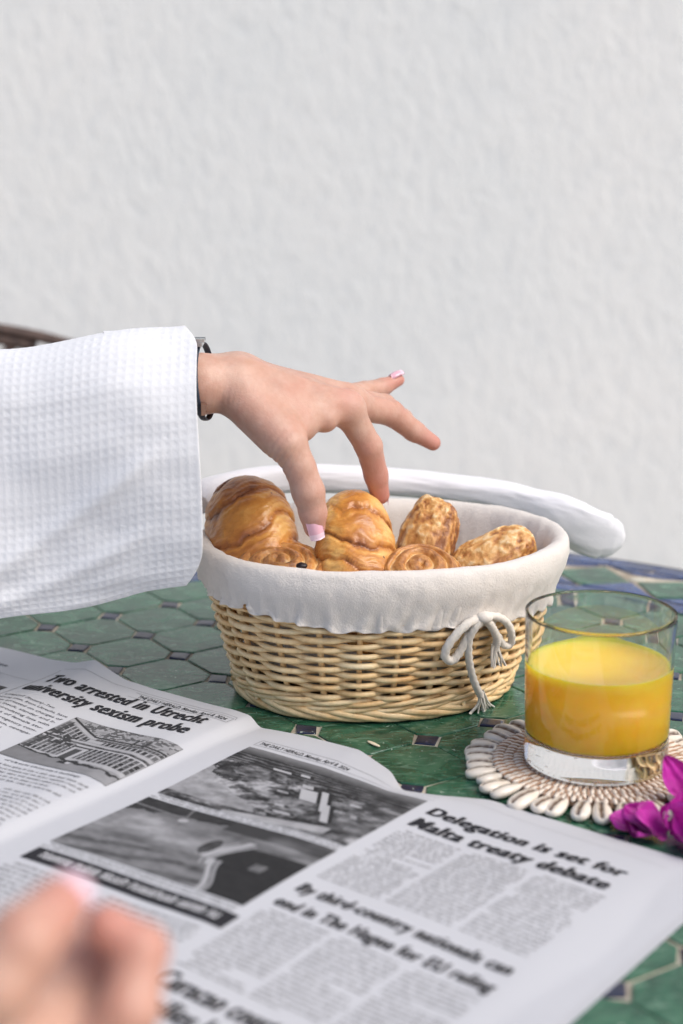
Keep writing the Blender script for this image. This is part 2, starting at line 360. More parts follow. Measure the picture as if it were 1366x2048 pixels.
# ------------------------------------------------------------------ mosaic table
TC, TR = np.array([0., 95.]), 47.0
def clip_poly(poly, R_):
    """clip a convex polygon to the circle of radius R_ about the table centre"""
    P = [np.array(p) for p in poly]
    for k in range(96):
        a = k / 96 * 2 * math.pi; n = np.array([math.cos(a), math.sin(a)]); c = TC + n * R_; out = []
        for i in range(len(P)):
            p, q = P[i], P[(i + 1) % len(P)]; dp, dq = (p - c) @ n, (q - c) @ n
            if dp <= 0: out.append(p)
            if dp * dq < 0: out.append(p + (q - p) * dp / (dp - dq))
        P = out
        if len(P) < 3: return None
    return P
def tile_mesh(poly, z=0.0, th=.5, bev=.09, wob=.035):
    P = np.array(poly); n = len(P); c = P.mean(0)
    if 0.5 * abs(sum(P[i][0] * P[(i + 1) % n][1] - P[(i + 1) % n][0] * P[i][1] for i in range(n))) < .12: return None
    d = P - c; L = np.linalg.norm(d, axis=1, keepdims=True); P = P + RNG.normal(0, .055, P.shape)
    inn = c + d * (1 - np.minimum(bev / np.maximum(L, .01), .5)); tilt = RNG.normal(0, wob * .35, 2) / max(L.max(), .5)
    def zz(Q, z0): return z0 + (Q - c) @ tilt
    mid = c + d * .55
    V = np.vstack([np.c_[P, np.full(n, z - th)], np.c_[P, zz(P, z - .055)], np.c_[inn, zz(inn, z)], np.c_[mid, zz(mid, z + .012)], [[*c, z + .016]]])
    F = [[k * n + i, k * n + (i + 1) % n, (k + 1) * n + (i + 1) % n, (k + 1) * n + i] for k in range(3) for i in range(n)] + [[3 * n + i, 3 * n + (i + 1) % n, 4 * n] for i in range(n)]
    return V, F
def table():
    t = thing('mosaic_table', (0, 95, -74), 'round garden table topped with green and navy mosaic tiles', 'table')
    part('table_bed', *lathe([(0, -.12), (36.4, -.12), (46.9, -.12), (46.9, -3.2), (0, -3.2)], (0, 95, 0), 96), M['grout'], t, smooth=False)
    part('rim', *lathe([(47.02, -.1), (47.45, -.1), (47.45, -3.4), (46.95, -3.4), (47.02, -.1)], (0, 95, 0), 96), M['wood'], t, smooth=False)
    for k in range(4):
        a = R(45 + 90 * k); c, s = math.cos(a), math.sin(a)
        pts = spline([(36 * c, 95 + 36 * s, -3.4), (33 * c, 95 + 33 * s, -25), (24 * c, 95 + 24 * s, -45), (34 * c, 95 + 34 * s, -74)], 24)
        part('leg', *tube(pts, 1.1, 8), M['wood'], t)
    a, b, o0 = np.array([3.08, -4.68]), np.array([4.3, 2.92]), np.array([-2.2, 96.5]); cut = .20; g = .075
    for i in range(-14, 15):
        for j in range(-14, 15):
            o = o0 + i * a + j * b
            c = o + (a + b) / 2
            if np.linalg.norm(c - TC) < 41:
                q = [(cut, 0), (1 - cut, 0), (1, cut), (1, 1 - cut), (1 - cut, 1), (cut, 1), (0, 1 - cut), (0, cut)]
                poly = [o + a * u + b * v for u, v in q]; ctr = np.mean(poly, 0); poly = [ctr + (p - ctr) * (1 - 2 * g / 5.4) for p in poly]
                poly = clip_poly(poly, 36.2)
                if poly is not None:
                    tm = tile_mesh(poly, RNG.normal(0, .012))
                    if tm: part('green_tile', *tm, M['green'], t, smooth=False)
            if np.linalg.norm(o - TC) < 37.5:
                k = cut - .036; poly = [o + a * k, o + b * k, o - a * k, o - b * k]
                rot = RNG.normal(0, .06); cr, sr = math.cos(rot), math.sin(rot)
                poly = [o + np.array([(p - o)[0] * cr - (p - o)[1] * sr, (p - o)[0] * sr + (p - o)[1] * cr]) * (1 + RNG.normal(0, .05)) + RNG.normal(0, .03, 2) for p in poly]
                poly = clip_poly(poly, 36.2)
                if poly is not None:
                    tm = tile_mesh(poly[::-1], RNG.normal(.0, .015), wob=.05)
                    if tm: part('navy_tile', *tm, M['blue'], t, smooth=False)
    def ring(r0, r1, n, mat, name, sub=2, ph=0.0, tri=None):
        for k in range(n):
            a0, a1 = (k + ph) / n * 2 * math.pi, (k + 1 + ph) / n * 2 * math.pi; gp = .06 / max(r0, 1); P = []
            if tri is None:
                for s in range(sub + 1): P.append((r1, a0 + gp + (a1 - a0 - 2 * gp) * s / sub))
                for s in range(sub + 1): P.append((r0, a1 - gp - (a1 - a0 - 2 * gp) * s / sub))
            else: P = [(r, a0 + (a1 - a0) * s) for r, s in tri]
            poly = [TC + np.array([math.cos(q), math.sin(q)]) * r for r, q in P]
            x = np.array(poly); ar = sum(x[i][0] * x[(i + 1) % len(x)][1] - x[(i + 1) % len(x)][0] * x[i][1] for i in range(len(x)))
            if ar < 0: poly = poly[::-1]
            tm = tile_mesh(poly, RNG.normal(0, .012), wob=.05)
            if tm: part(name, *tm, mat, t, smooth=False)
    ring(36.5, 38.2, 48, M['cobalt'], 'cobalt_tile')
    ring(0, 0, 36, M['cobalt'], 'cobalt_tile', tri=[(38.5, .04), (38.5, .96), (41.2, .5)])
    ring(0, 0, 36, M['green'], 'border_tile', tri=[(38.6, 1.0), (41.4, .55), (44.3, 1.0), (41.4, 1.45)])
    ring(0, 0, 36, M['cream'], 'cream_tile', tri=[(42.0, .40), (41.7, .5), (42.0, .6), (43.4, .5)])
    ring(0, 0, 36, M['cobalt'], 'cobalt_tile', tri=[(44.6, .08), (43.7, .35), (43.7, .65), (44.6, .92)])
    ring(44.9, 46.85, 72, M['cobalt'], 'cobalt_tile')
table()

# ------------------------------------------------------------------ bread basket
BC, YAW, BH = np.array([2.7, 104.6]), R(7.5), 10.0
def basket_ab(z):
    t = np.clip(np.asarray(z, float) / BH, -.05, 1.2); s = np.sign(t) * np.abs(t) ** .80
    return 8.35 + (11.7 - 8.35) * s, 6.5 + (9.35 - 6.5) * s
def B(th, z, off=0.0):
    a, b = basket_ab(z); x, y = (a + off) * np.cos(th), (b + off) * np.sin(th)
    c, s = math.cos(YAW), math.sin(YAW); x, y, z = np.broadcast_arrays(x, y, np.asarray(z, float))
    sh = -.55 * (1 - np.clip(z / BH, 0, 1))
    return np.stack([BC[0] + sh + x * c - y * s, BC[1] + x * s + y * c, z], -1)
_th, _z = np.meshgrid(np.linspace(-np.pi, 0, 400), np.linspace(0, 10, 120), indexing='ij')
_pb = project(B(_th, _z))
def on_basket(px, py, off=.4):
    i = np.argmin((_pb[0] - px) ** 2 + (_pb[1] - py) ** 2); return B(_th.ravel()[i], _z.ravel()[i], off)
NST = 24
def strand(name, P, r, parent, sides=8, closed=True, along0=0):
    P = np.asarray(P); V, F = tube(P, r, sides, closed)
    al = np.repeat(np.concatenate([[0], np.cumsum(np.linalg.norm(np.diff(P, axis=0), axis=1))]) * .35 + along0, sides)
    return part(name, V, F, M['wicker'], parent, attrs={'along': al})
def basket():
    t = thing('bread_basket', (BC[0], BC[1], 0), 'oval woven willow basket with cream cloth liner full of pastries', 'basket')
    # floor of the basket
    th = np.arange(72) / 72 * 2 * np.pi
    V = np.vstack([B(th, np.full(72, .5), -.3), B(th, np.full(72, .9), -.3), [[BC[0], BC[1], .5], [BC[0], BC[1], .9]]])
    F = gridf(2, 72, False, True).tolist() + [[(i + 1) % 72, i, 144] for i in range(72)] + [[72 + i, 72 + (i + 1) % 72, 145] for i in range(72)]
    part('base', V, F, M['wicker'], t, attrs={'along': np.zeros(len(V))})
    n = NST * 10; th = np.arange(n) / n * 2 * np.pi
    warp = .035 * np.sin(3 * th + 1) + .02 * np.sin(5 * th)
    for k in range(NST):      # stakes
        a = k / NST * 2 * np.pi; a += .035 * math.sin(3 * a + 1) + .02 * math.sin(5 * a); zz = np.linspace(.5, 9.9, 16)
        strand('stake', B(np.full(16, a), zz, 0), .20 + RNG.normal(0, .012), t, 7, False, RNG.uniform(0, 50))
    z = 1.75; row = 0
    while z < 9.8:
        r = .180 + RNG.normal(0, .012); ph = (row % 2) * np.pi
        wv = np.cos(th * NST / 2 + ph); off = np.sign(wv) * np.abs(wv) ** .78 * .33 + .02
        rr = r * (1 + .10 * fbm(v3(np.cos(th) * 3, np.sin(th) * 3, row * 5.), 2, 3)) * (1 + .05 * wv)
        zz = z + .05 * fbm(v3(np.cos(th) * 3, np.sin(th) * 3, row * 7.), 2, 9) + .03 * np.sin(th * NST / 4 + row) + .012 * RNG.normal(0, 1)
        strand('willow_strand', B(th + warp, zz, off), rr, t, 8, True, row * 37.7)
        z += .342; row += 1
    for i in range(3):        # waling round the foot: three rods twisted round the stakes
        for j in range(2):
            ph = 2 * np.pi * i / 3 + j * 1.5
            off = .34 * np.cos(th * NST / 3 + ph) + .14; zz = .98 + j * .44 + .15 * np.sin(th * NST / 3 + ph)
            strand('waling_rod', B(th + warp, zz, off), .17, t, 8, True, 200 + i * 31 + j * 77)
    for k in range(NST):      # plaited foot border
        a0 = (k - .2) / NST * 2 * np.pi; span = 3.3 / NST * 2 * np.pi; u = np.linspace(0, 1, 22)
        off = .05 + .62 * np.sin(np.pi * np.clip(u * 1.05, 0, 1)) ** .55 - .1; zz = .86 - .60 * sstep(0, .75, u) + RNG.normal(0, .02)
        strand('border_rod', B(a0 + span * u, zz, off), (.25 - .06 * u) * (1 + RNG.normal(0, .06)), t, 8, False, RNG.uniform(0, 90))
        if k % 2 == 0:
            p = B(np.array([a0 + .05, a0 + .05]), np.array([.80, .86]), 0); p[1] = B(a0 + .05, .90, .62 + RNG.uniform(-.1, .15))
            strand('stake_end', p, .17, t, 7, False, RNG.uniform(0, 90))
    # liner: inner wall, rolled lip, gathered skirt (one sheet of cloth with thickness)
    nth = 420; th = np.arange(nth) / nth * 2 * np.pi
    prof = [(-8, 1.4), (-3, 1.4), (-1.6, 1.6), (-1.15, 2.6), (-.95, 5), (-.85, 7.5), (-.82, 9.0), (-.72, 9.9), (-.42, 10.42), (.05, 10.55), (.45, 10.3), (.72, 9.7), (.80, 9.0), (.76, 8.3), (.70, 7.6), (.68, 7.0), (.70, 6.55), (.60, 6.5), (.52, 6.9), (.50, 8)]
    pr = spline(prof, 110)
    off, zz = pr[:, 0][:, None] + 0 * th, pr[:, 1][:, None] + 0 * th
    s = np.linspace(0, 1, 110)[:, None]
    outer = sstep(.60, .92, s); inner = sstep(.55, .3, s)
    cyl = lambda f, q, sd: fbm(v3(np.cos(th)[None] * f + 0 * s, np.sin(th)[None] * f + 0 * s, q * s), 3, sd)
    thw = th[None] + .02 * np.sin(s * 9)
    gath = .11 * np.sin(thw * 74 + 3 * cyl(4, 2, 3)) + .13 * np.sin(thw * 41 + 4 * cyl(3, 3, 5))
    fold = .16 * np.sin(thw * 19 + 7 * cyl(3, 1.5, 71) + 5 * s) * np.clip(cyl(4, 2, 73) + .35, 0, 1)
    off = off + outer * (gath + .30 * cyl(9, 5, 11) + fold) * np.where(s > .93, .75, 1) + .12 * cyl(6, 6, 21) + inner * .25 * cyl(7, 3, 31) + .05 * cyl(22, 14, 41)
    zz = zz + sstep(.7, .92, s) * (.55 - .75 * np.cos(th[None] + .25)) + outer * (.30 * cyl(5, .5, 51) + .10 * np.sin(th[None] * 37)) - outer * .25 * np.exp(-((np.sin(th[None] + 1.9)) / .3) ** 2) * (np.sin(th)[None] < 0) + (1 - outer) * .12 * cyl(5, 2, 61)
    V = B(np.broadcast_to(th, off.shape), np.minimum(zz, 99), off)
    ln = part('liner', V, gridf(110, nth, False, True), M['liner'], t)
    # drawstring bow
    bow = thing_child('drawstring_bow', t)
    def cordp(name, pts, r, n=60, tw=14, offs=.75, fl=1.0):
        P = spline([on_basket(p[0], p[1], p[2] if len(p) > 2 else offs) for p in pts], n); a = np.linspace(0, tw * 2 * np.pi, n)
        V, F = tube(P, r, 10, False); k = np.arange(10) / 10 * 2 * np.pi
        V = V.reshape(n, 10, 3); c = V.mean(1, keepdims=True); V = c + (V - c) * (1 + .10 * np.cos(3 * k[None] + a[:, None]))[..., None]
        return V.reshape(-1, 3), F
    sub = lambda nm, vf: part(nm, *vf, M['cord'], bow)
    sub('loop', cordp('l', [(948, 1226, .9), (915, 1243, 1.0), (885, 1276, 1.0), (878, 1303, .95), (890, 1312, .9), (905, 1295, .85), (922, 1262, .85), (946, 1232, .9)], .27))
    sub('loop', cordp('l', [(950, 1226, .9), (972, 1226, 1.0), (990, 1240, 1.0), (998, 1262, 1.0), (996, 1282, .95), (984, 1282, .9), (974, 1262, .85), (956, 1236, .9)], .24))
    sub('tail', cordp('t', [(946, 1226, 1.05), (932, 1242, 1.1), (922, 1268, 1.0), (919, 1298, .95), (923, 1332, .9), (931, 1360, .95), (938, 1384, 1.0)], .24))
    sub('tail', cordp('t', [(950, 1228, .95), (962, 1244, 1.0), (971, 1270, .95), (968, 1292, .9)], .25))
    sub('knot', ellipsoid(on_basket(948, 1226, 1.1), (.52, .42, .38)))
    def fray(px, py, n, L, spread):
        ps = []
        for q in range(n):
            u = q / (n - 1) - .5; x1 = px + u * 18; x2 = px + u * spread + RNG.normal(0, 2)
            P = spline([on_basket(x1 * .4 + px * .6, py - 8, .95), on_basket(x1, py + L * .4, 1.05 + RNG.uniform(-.1, .1)), on_basket(x2, py + L * RNG.uniform(.85, 1.1), 1.15 + RNG.uniform(-.2, .2))], 10)
            ps.append(tube(P, np.linspace(.085, .06, 10), 5))
        return join(ps)
    sub('frayed_end', fray(940, 1382, 13, 38, 52)); sub('frayed_end', fray(968, 1290, 9, 34, 26))
def thing_child(name, parent):
    o = bpy.data.objects.new(name, None); COL.objects.link(o); o.parent = parent; ORI[o.name] = origin_of(parent); o.empty_display_size = .01; return o
basket()

# ------------------------------------------------------------------ pastries
def frame_from(axis, face):
    z = nrm(axis); y = nrm(np.asarray(face, float) - z * (np.asarray(face) @ z)); return np.stack([np.cross(y, z), y, z], 1)   # columns: side, face, axis
def croissant(label, c, axis, face, L, rad, bend, seed, skew, nb, tn):
    n, m = 220, 120; t = np.linspace(-1, 1, n)[:, None]; ph = (np.arange(m) / m * 2 * np.pi)[None]
    q = np.abs(t); wob = .016 * fbm(v3(14 * np.cos(ph) + 0 * t, 14 * np.sin(ph) + 0 * t, t * 6), 3, seed + 77) + .07 * fbm(v3(2 * np.cos(ph) + 0 * t, 2 * np.sin(ph) + 0 * t, t * 2), 2, seed)
    ss = t * nb + skew * np.cos(ph - .6) + wob * 4.5 + .22 * np.sin(2 * ph + 3 * t + seed) + .5; fr = np.abs(ss) - np.floor(np.abs(ss)); fr = np.where(np.abs(ss) < 1, np.abs(ss), fr)
    mid = np.sin(np.pi * np.clip(fr, 0, 1) ** .78) ** .55
    dp = np.clip(.62 + .9 * fbm(v3(1.1 * np.cos(ph) + 0 * t, 1.1 * np.sin(ph) + 0 * t, np.floor(ss) * 3.7), 2, seed + 91), .15, 1.1)
    r = rad * (1 - q ** 3.6) ** .52 * (.855 + .145 * (1 - dp * (1 - mid))) * (1 - .22 * np.clip(-t, 0, 1) ** 2)
    r = r * (1 + .07 * fbm(v3(1.6 * np.cos(ph) + 0 * t, 1.6 * np.sin(ph) + 0 * t, t * 2.5), 4, seed + 5)) + .05 * fbm(v3(3 * np.cos(ph) + 0 * t, 3 * np.sin(ph) + 0 * t, ss * 9), 2, seed + 9) + .085 * np.clip(fbm(v3(5 * np.cos(ph) + 0 * t, 5 * np.sin(ph) + 0 * t, ss * 7), 3, seed + 61), -.1, .4)
    ang = t * bend; x0 = L / 2 / max(bend, .01) * (np.cos(ang) - 1); z0 = L / 2 / max(bend, .01) * np.sin(ang)
    rx = r * np.cos(ph); X = x0 + rx * np.cos(ang); Zc = z0 + rx * np.sin(ang); Y = r * np.sin(ph) * .92
    V = np.stack([X, Y + 0 * X, Zc], -1).reshape(-1, 3) @ frame_from(axis, face).T + np.asarray(c)
    streak = .5 + .5 * fbm(v3(1.2 * np.cos(ph) + 0 * t, 1.2 * np.sin(ph) + 0 * t, ss * 11), 3, seed + 20)
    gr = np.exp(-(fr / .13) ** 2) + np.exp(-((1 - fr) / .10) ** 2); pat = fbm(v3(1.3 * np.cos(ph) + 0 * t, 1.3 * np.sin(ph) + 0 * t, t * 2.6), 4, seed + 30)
    tone = tn + .16 * mid - .34 * gr * dp * (.75 + .8 * pat) + .22 * np.exp(-((fr - .80) / .07) ** 2) + .62 * pat  # shading painted into the crust tone: grooves between bands darker, crests lighter
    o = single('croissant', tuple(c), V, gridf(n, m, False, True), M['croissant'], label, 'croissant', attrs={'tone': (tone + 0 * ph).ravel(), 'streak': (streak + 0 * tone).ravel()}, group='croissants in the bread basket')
    return o
def swirl(label, c, normal, rad, thick, seed, name='raisin_roll', turns=3.1, squash=1.0, cat='pastry'):
    n, m = 90, 200; u = np.linspace(0, 1, n)[:, None]; a = (np.arange(m) / m * 2 * np.pi)[None]
    r = rad * np.minimum(u / .62, 1) * (1 + .12 * fbm(v3(np.cos(a) * 1.2 + 0 * u, np.sin(a) * 1.2 + 0 * u, 0), 3, seed)); r = np.where(u > .62, r * (1 + .05 * np.sin((u - .62) / .38 * np.pi)), r)
    ph = r / rad * turns - a / (2 * np.pi) + .38 * fbm(v3(r / rad * 1.5 * np.cos(a), r / rad * 2 * np.sin(a), 0), 3, seed + 3); fr = ph - np.floor(ph)
    ridge = np.sin(np.pi * fr ** .8) ** .7; top = np.sqrt(np.clip(1 - (r / rad) ** 3.2, 0, 1))
    h = np.where(u <= .62, thick * (.35 + .65 * top) * .75 + .42 * ridge * (.4 + .6 * top) - .12, 0)
    hs = thick * (.35 * .75) * (1 - 2 * (u - .62) / .38); h = np.where(u > .62, hs + .15 * np.sin(u * 130), h)
    h = h + .07 * fbm(v3(r * 2.2 * np.cos(a), r * 2.2 * np.sin(a), u * 3), 4, seed + 6)
    V = np.stack([r * np.cos(a), r * np.sin(a) * squash, h], -1).reshape(-1, 3)
    Mx = frame_from(normal, (0, 0, 1)) ; V = V @ Mx.T + np.asarray(c)
    tone = .42 + .30 * (1 - ridge) + .25 * (fr > .86) - .18 * ridge * top + .25 * fbm(v3(r * 3 * np.cos(a), r * 3 * np.sin(a), 0), 3, seed + 8) + np.where(u > .62, .2 * np.sin(u * 190), 0)
    streak = .5 + .5 * fbm(v3(np.cos(a) * 3 + 0 * u, np.sin(a) * 3 + 0 * u, ph * 9), 3, seed + 9)
    o = single(name, tuple(c), V, gridf(n, m, False, True), M['swirl'], label, cat, attrs={'tone': (tone + 0 * a).ravel(), 'streak': (streak + 0 * tone).ravel()})
    return o, Mx
def raisin(parent, c, r, seed):
    V, F = ellipsoid((0, 0, 0), (r, r * .72, r * .62), 16, 24); V = V * (1 + .16 * fbm(V / r * 2.2, 3, seed))[:, None]
    part('raisin', V + np.asarray(c), F, M['raisin'], parent)
def choc_roll(label, c, axis, face, size, seed, tn):
    n, m = 130, 130; t = np.linspace(0, np.pi, n)[:, None]; a = (np.arange(m) / m * 2 * np.pi)[None]
    se = lambda x, p: np.sign(x) * np.abs(x) ** p
    X = np.stack([se(np.sin(t), .55) * se(np.cos(a), .75), se(np.sin(t), .55) * se(np.sin(a), .75), se(np.cos(t), .62) + 0 * a], -1)
    P = X * np.array(size) * .5; N = nrm(P / (np.array(size) ** 2))
    f = fbm(P * .9 + seed, 4, seed); g = fbm(P * 3.2 + seed, 3, seed + 4); lay = np.sin((P[..., 1] + .25 * f) * 13)
    rg = 1 - np.abs(fbm(P * np.array([1.5, 1.5, .9]) + seed, 4, seed + 11)) * 2.6; big = fbm(P * .42 + seed, 2, seed + 8)
    P = P * (1 + .16 * big[..., None]) + N * (.10 * f + .09 * rg + .06 * g + .04 * lay)[..., None]
    P[..., 0] *= 1 - .16 * (P[..., 2] / size[2] + .5)
    tone = tn + .40 + .36 * np.clip(rg, -.6, 1) + .5 * g + .12 * lay * (np.abs(X[..., 0]) > .7) + .16 * (X[..., 1] > .1) - .22 * (X[..., 0] < -.55)  # last two terms paint light and shade: face lighter, one side darker
    V = P.reshape(-1, 3) @ frame_from(axis, face).T + np.asarray(c)
    single('chocolate_roll', tuple(c), V, gridf(n, m, False, True), M['sugar'], label, 'pastry', attrs={'tone': tone.ravel(), 'streak': (.5 + .5 * g).ravel()}, group='sugared pastries at the back of the basket')
def pastries():
    croissant('large dark golden croissant under the wrist, beside the sleeve', D(510, 1108, 107.8), (-.22, .60, .76), (-.2, -.7, .7), 11.0, 3.05, .20, 11, .30, 2.6, .44)
    croissant('golden croissant held between thumb and fingers, dark specks near its top', D(713, 1142, 104.8), (-.10, .66, .74), (.1, -.7, .7), 11.4, 2.6, .20, 23, -.36, 2.6, .52)
    o, Mx = swirl('spiral pastry with a raisin at the front rim under the darker croissant', D(560, 1160, 104.6), (-.03, -.24, .97), 3.25, 1.9, 5, turns=4.0)
    for px, py, r in ((603, 1132, .36), (520, 1150, .3)): raisin(o, D(px, py, 102.2), r, int(px))
    swirl('small flaky swirl at the front rim right of the held croissant', D(842, 1168, 103.8), (.10, -.42, .9), 2.75, 2.0, 31, 'flaky_swirl', 3.4)
    choc_roll('sugared golden pastry leaning on the far liner behind the small swirl', D(848, 1097, 110.2), (.36, .30, .82), (-.35, -1, .45), (3.9, 3.3, 6.8), 3, -.24)
    choc_roll('pale sugared pastry at the right end of the basket', D(984, 1120, 108.8), (.80, .18, .42), (-.25, -.75, .75), (3.4, 3.0, 5.5), 9, -.10)
pastries()

# ------------------------------------------------------------------ white napkin rolled along the far rim
def napkin():
    # path over the far rim; the right end hangs free past the basket
    pts = [D(386, 1010, 112), D(420, 985, 115), D(520, 962, 119), D(640, 958, 120.5), D(790, 964, 121), D(920, 979, 120.5), D(1030, 998, 119.5), D(1110, 1028, 118.5), D(1180, 1062, 118), D(1246, 1084, 118)]
    n, m = 170, 96; P = spline(pts, n); T, N, Bn = frames(P); s = np.linspace(0, 1, n)
    up = np.array([0, 0, 1.]); N = nrm(up - T * (T @ up)[:, None]); Bn = np.cross(T, N)
    hv = np.interp(s, [0, .1, .45, .7, .84, .94, .98, 1], [.7, 1.0, 1.0, 1.05, 1.75, 1.7, 1.15, .45]); hd = np.interp(s, [0, .5, .8, .97, 1], [1.1, 1.25, .95, .55, .3]); a = np.arange(m) / m * 2 * np.pi
    sq = lambda x: np.sign(x) * np.abs(x) ** .8
    hv = hv * (1 - .10 * np.exp(-((s - .945) / .007) ** 2)); aa, wv = a[None], s[:, None]; lobe = 1 - .16 * np.exp(-((aa - 4.3 - .35 * np.sin(wv * 5)) / .14) ** 2) - .12 * np.exp(-((aa - 3.3 - .3 * np.sin(wv * 4 + 1)) / .12) ** 2) - .10 * np.exp(-((aa - 2.2 + .3 * np.sin(wv * 6)) / .12) ** 2)
    V = P[:, None] + (lobe * hv[:, None])[..., None] * sq(np.sin(a))[None, :, None] * N[:, None] + (lobe * hd[:, None])[..., None] * sq(np.cos(a))[None, :, None] * Bn[:, None]
    q = v3(s[:, None] * 9, 1.3 * np.cos(a)[None], 1.3 * np.sin(a)[None]); cen = P[:, None]
    V = cen + (V - cen) * (1 + .12 * fbm(q, 3, 77) + .03 * fbm(q * np.array([2.0, 3.5, 3.5]), 3, 78))[..., None]
    F = gridf(n, m, False, True).tolist() + [list(range(m)), list(range((n - 1) * m, n * m))[::-1]]
    single('napkin', tuple(P[n // 2]), V.reshape(-1, 3), F, M['napkin'], 'folded white cotton napkin lying along the far rim of the basket', 'napkin')
napkin()

# ------------------------------------------------------------------ shell coaster, glass, juice
GC = np.array([14.8, 89.9]); GZ = .72
def shell_mesh(seed):
    n, m = 22, 26; t = np.linspace(0, np.pi, n)[:, None]; a = (np.arange(m) / m * 2 * np.pi)[None]
    l = np.cos(t); w = np.sin(t) ** .8 * (1 + .18 * l)
    X = l * .98 + 0 * a; Y = w * np.cos(a) * .56; Zz = w * np.sin(a) * .40
    up = np.sin(a) > 0; yy = Y + .05 * np.sin(l * 2.6); g = np.exp(-(yy / .11) ** 2) * up * (np.abs(X) < .86)
    teeth = .5 + .5 * np.sin(X * 34)
    Zz = np.where(up, Zz * .85, Zz * .9) - g * .16 + up * .03 * np.exp(-((np.abs(yy) - .17) / .07) ** 2)
    sl = g * 1.2 + .35 * np.exp(-((np.abs(yy) - .11) / .05) ** 2) * teeth * up * (np.abs(X) < .8)
    V = np.stack([X + 0 * a, Y, Zz], -1).reshape(-1, 3)
    return mesh('shell', V, gridf(n, m, False, True), M['shell'], True, {'slit': np.clip(sl + 0 * Y, 0, 1).ravel()})
def coaster():
    t = thing('shell_coaster', (GC[0], GC[1], 0), 'round woven coaster edged with cowrie shells under the juice glass', 'coaster')
    part('woven_disc', *lathe([(0, .12), (5.7, .12), (5.9, .3), (5.6, .50), (3, .55), (0, .55)], (*GC, 0), 72), M['raffia'], t)
    bl, th_ = [], []
    for k, (r, n) in enumerate([(2.2, 34), (3.0, 46), (3.75, 58), (4.45, 66), (5.05, 72), (5.6, 76)]):
        for q in range(n):
            a = (q + .5 * (k % 2)) / n * 2 * np.pi + RNG.normal(0, .008); c, s = math.cos(a), math.sin(a); Mx = np.array([[c, -s, 0], [s, c, 0], [0, 0, 1]])
            bl.append(ellipsoid((GC[0] + r * c, GC[1] + r * s, .56 + RNG.normal(0, .015)), (.40, .17, .15), 6, 8, Mx))
            if k > 0:
                a2 = a + np.pi / n; p0, p1 = r - .42, r + .36
                P = [(GC[0] + p * math.cos(a2 + (p - r) * .05), GC[1] + p * math.sin(a2 + (p - r) * .05), z) for p, z in ((p0, .58), (r, .66), (p1, .58))]
                th_.append(tube(P, .075, 5))
    part('bead_weave', *join(bl), M['bead'], t, kind='stuff'); part('stitching', *join(th_), M['raffia'], t, kind='stuff')
    ms = [shell_mesh(s) for s in range(2)]; n = 38
    for k in range(n):
        a = k / n * 2 * np.pi + RNG.normal(0, .02); r = 6.75 + RNG.normal(0, .07)
        o = bpy.data.objects.new('shell', ms[k % 2]); COL.objects.link(o); o.parent = t
        o.location = Vector((r * math.cos(a), r * math.sin(a), .42 + RNG.normal(0, .03))) * .01
        o.rotation_euler = Euler((RNG.normal(0, .25), .12 + RNG.normal(0, .06), a + RNG.normal(0, .09)), 'XYZ'); sc = RNG.normal(.98, .05); o.scale = (sc * RNG.normal(1, .05), sc, sc)
coaster()
def glass():
    c = (GC[0], GC[1], GZ); ro0, ro1, H = 4.14, 4.30, 8.9
    out = spline([(0, 0.02), (2.5, 0.0), (3.75, .0), (4.03, .10), (ro0, .4), (4.16, 2.5), (4.23, 6), (ro1, H - .1), (ro1 - .04, H - .01)], 60)
    inn = spline([(ro1 - .11, H + .005), (ro1 - .155, H - .06), (4.075, 6), (4.0, 3), (3.94, 2.0), (3.72, 1.62), (3.2, 1.50), (1.5, 1.46), (0, 1.45)], 60)
    out[0, 0] = 0; inn[-1, 0] = 0
    V, F = lathe(np.vstack([out, inn]), c, 128)
    single('drinking_glass', c, V, F.tolist(), M['glass'], 'short clear tumbler half full of juice on the shell coaster', 'glass', solid=True)
    # juice fills the inner profile (its wall sits just inside the glass wall)
    lv = 6.05; rj = np.interp(lv, [3, 6, 9], [4.0, 4.075, 4.14])
    pr = [(0, 1.43), (1.5, 1.44), (3.22, 1.48), (3.74, 1.61), (3.96, 2.0), (4.02, 3.0), (rj + .02, lv), (rj - .12, lv - .07), (rj - .4, lv - .1), (0, lv - .1)]
    V, F = lathe(pr, c, 128); single('orange_juice', (GC[0], GC[1], GZ + 1.5), V, F.tolist(), M['juice'], 'bright orange juice filling the lower part of the tumbler', 'juice', solid=True)
glass()

# ------------------------------------------------------------------ newspaper
NS, NP, NQ = np.array([-5.1, 96.5, 0]), np.array([.803, -.596, 0]), np.array([-.596, -.803, 0])
UT = [-33, -26, -23.64, -18.6, -16.16, -14.24, -12.8, -11.5, -9, -7, -4, -2, -.7, 0, .8, 3.2, 7.7, 10.6, 12.7, 14.6, 17.4, 23.7, 28.6, 33]
HT = [.5, .5, .58, .76, 1.05, 1.66, 1.15, .76, .65, .70, .78, .85, .75, .10, .16, .32, .52, .20, .10, .12, .15, .12, .12, .1]
DV = [0, 0, 0, 0, 0, 0, 0, 0, 0, 0, 0, 0, 0, 0, 0, 0, 0, .9, 2.75, 2.2, .95, 1.1, 1.35, 1.4]
HI = [.5, .5, .55, .55, .6, .8, .7, .62, .58, .60, .78, .95, .80, .40, .42, .5, .6, .72, .85, .9, .72, .5, .35, .15]
_u = np.linspace(-33, 33, 661)
def _sm(y, k=13): y = np.interp(_u, UT, y); w = np.hanning(k); w /= w.sum(); return np.convolve(np.pad(y, k // 2, mode='edge'), w, 'valid')
_ht, _dv, _hi = _sm(HT, 9), _sm(DV, 15), _sm(HI, 9)
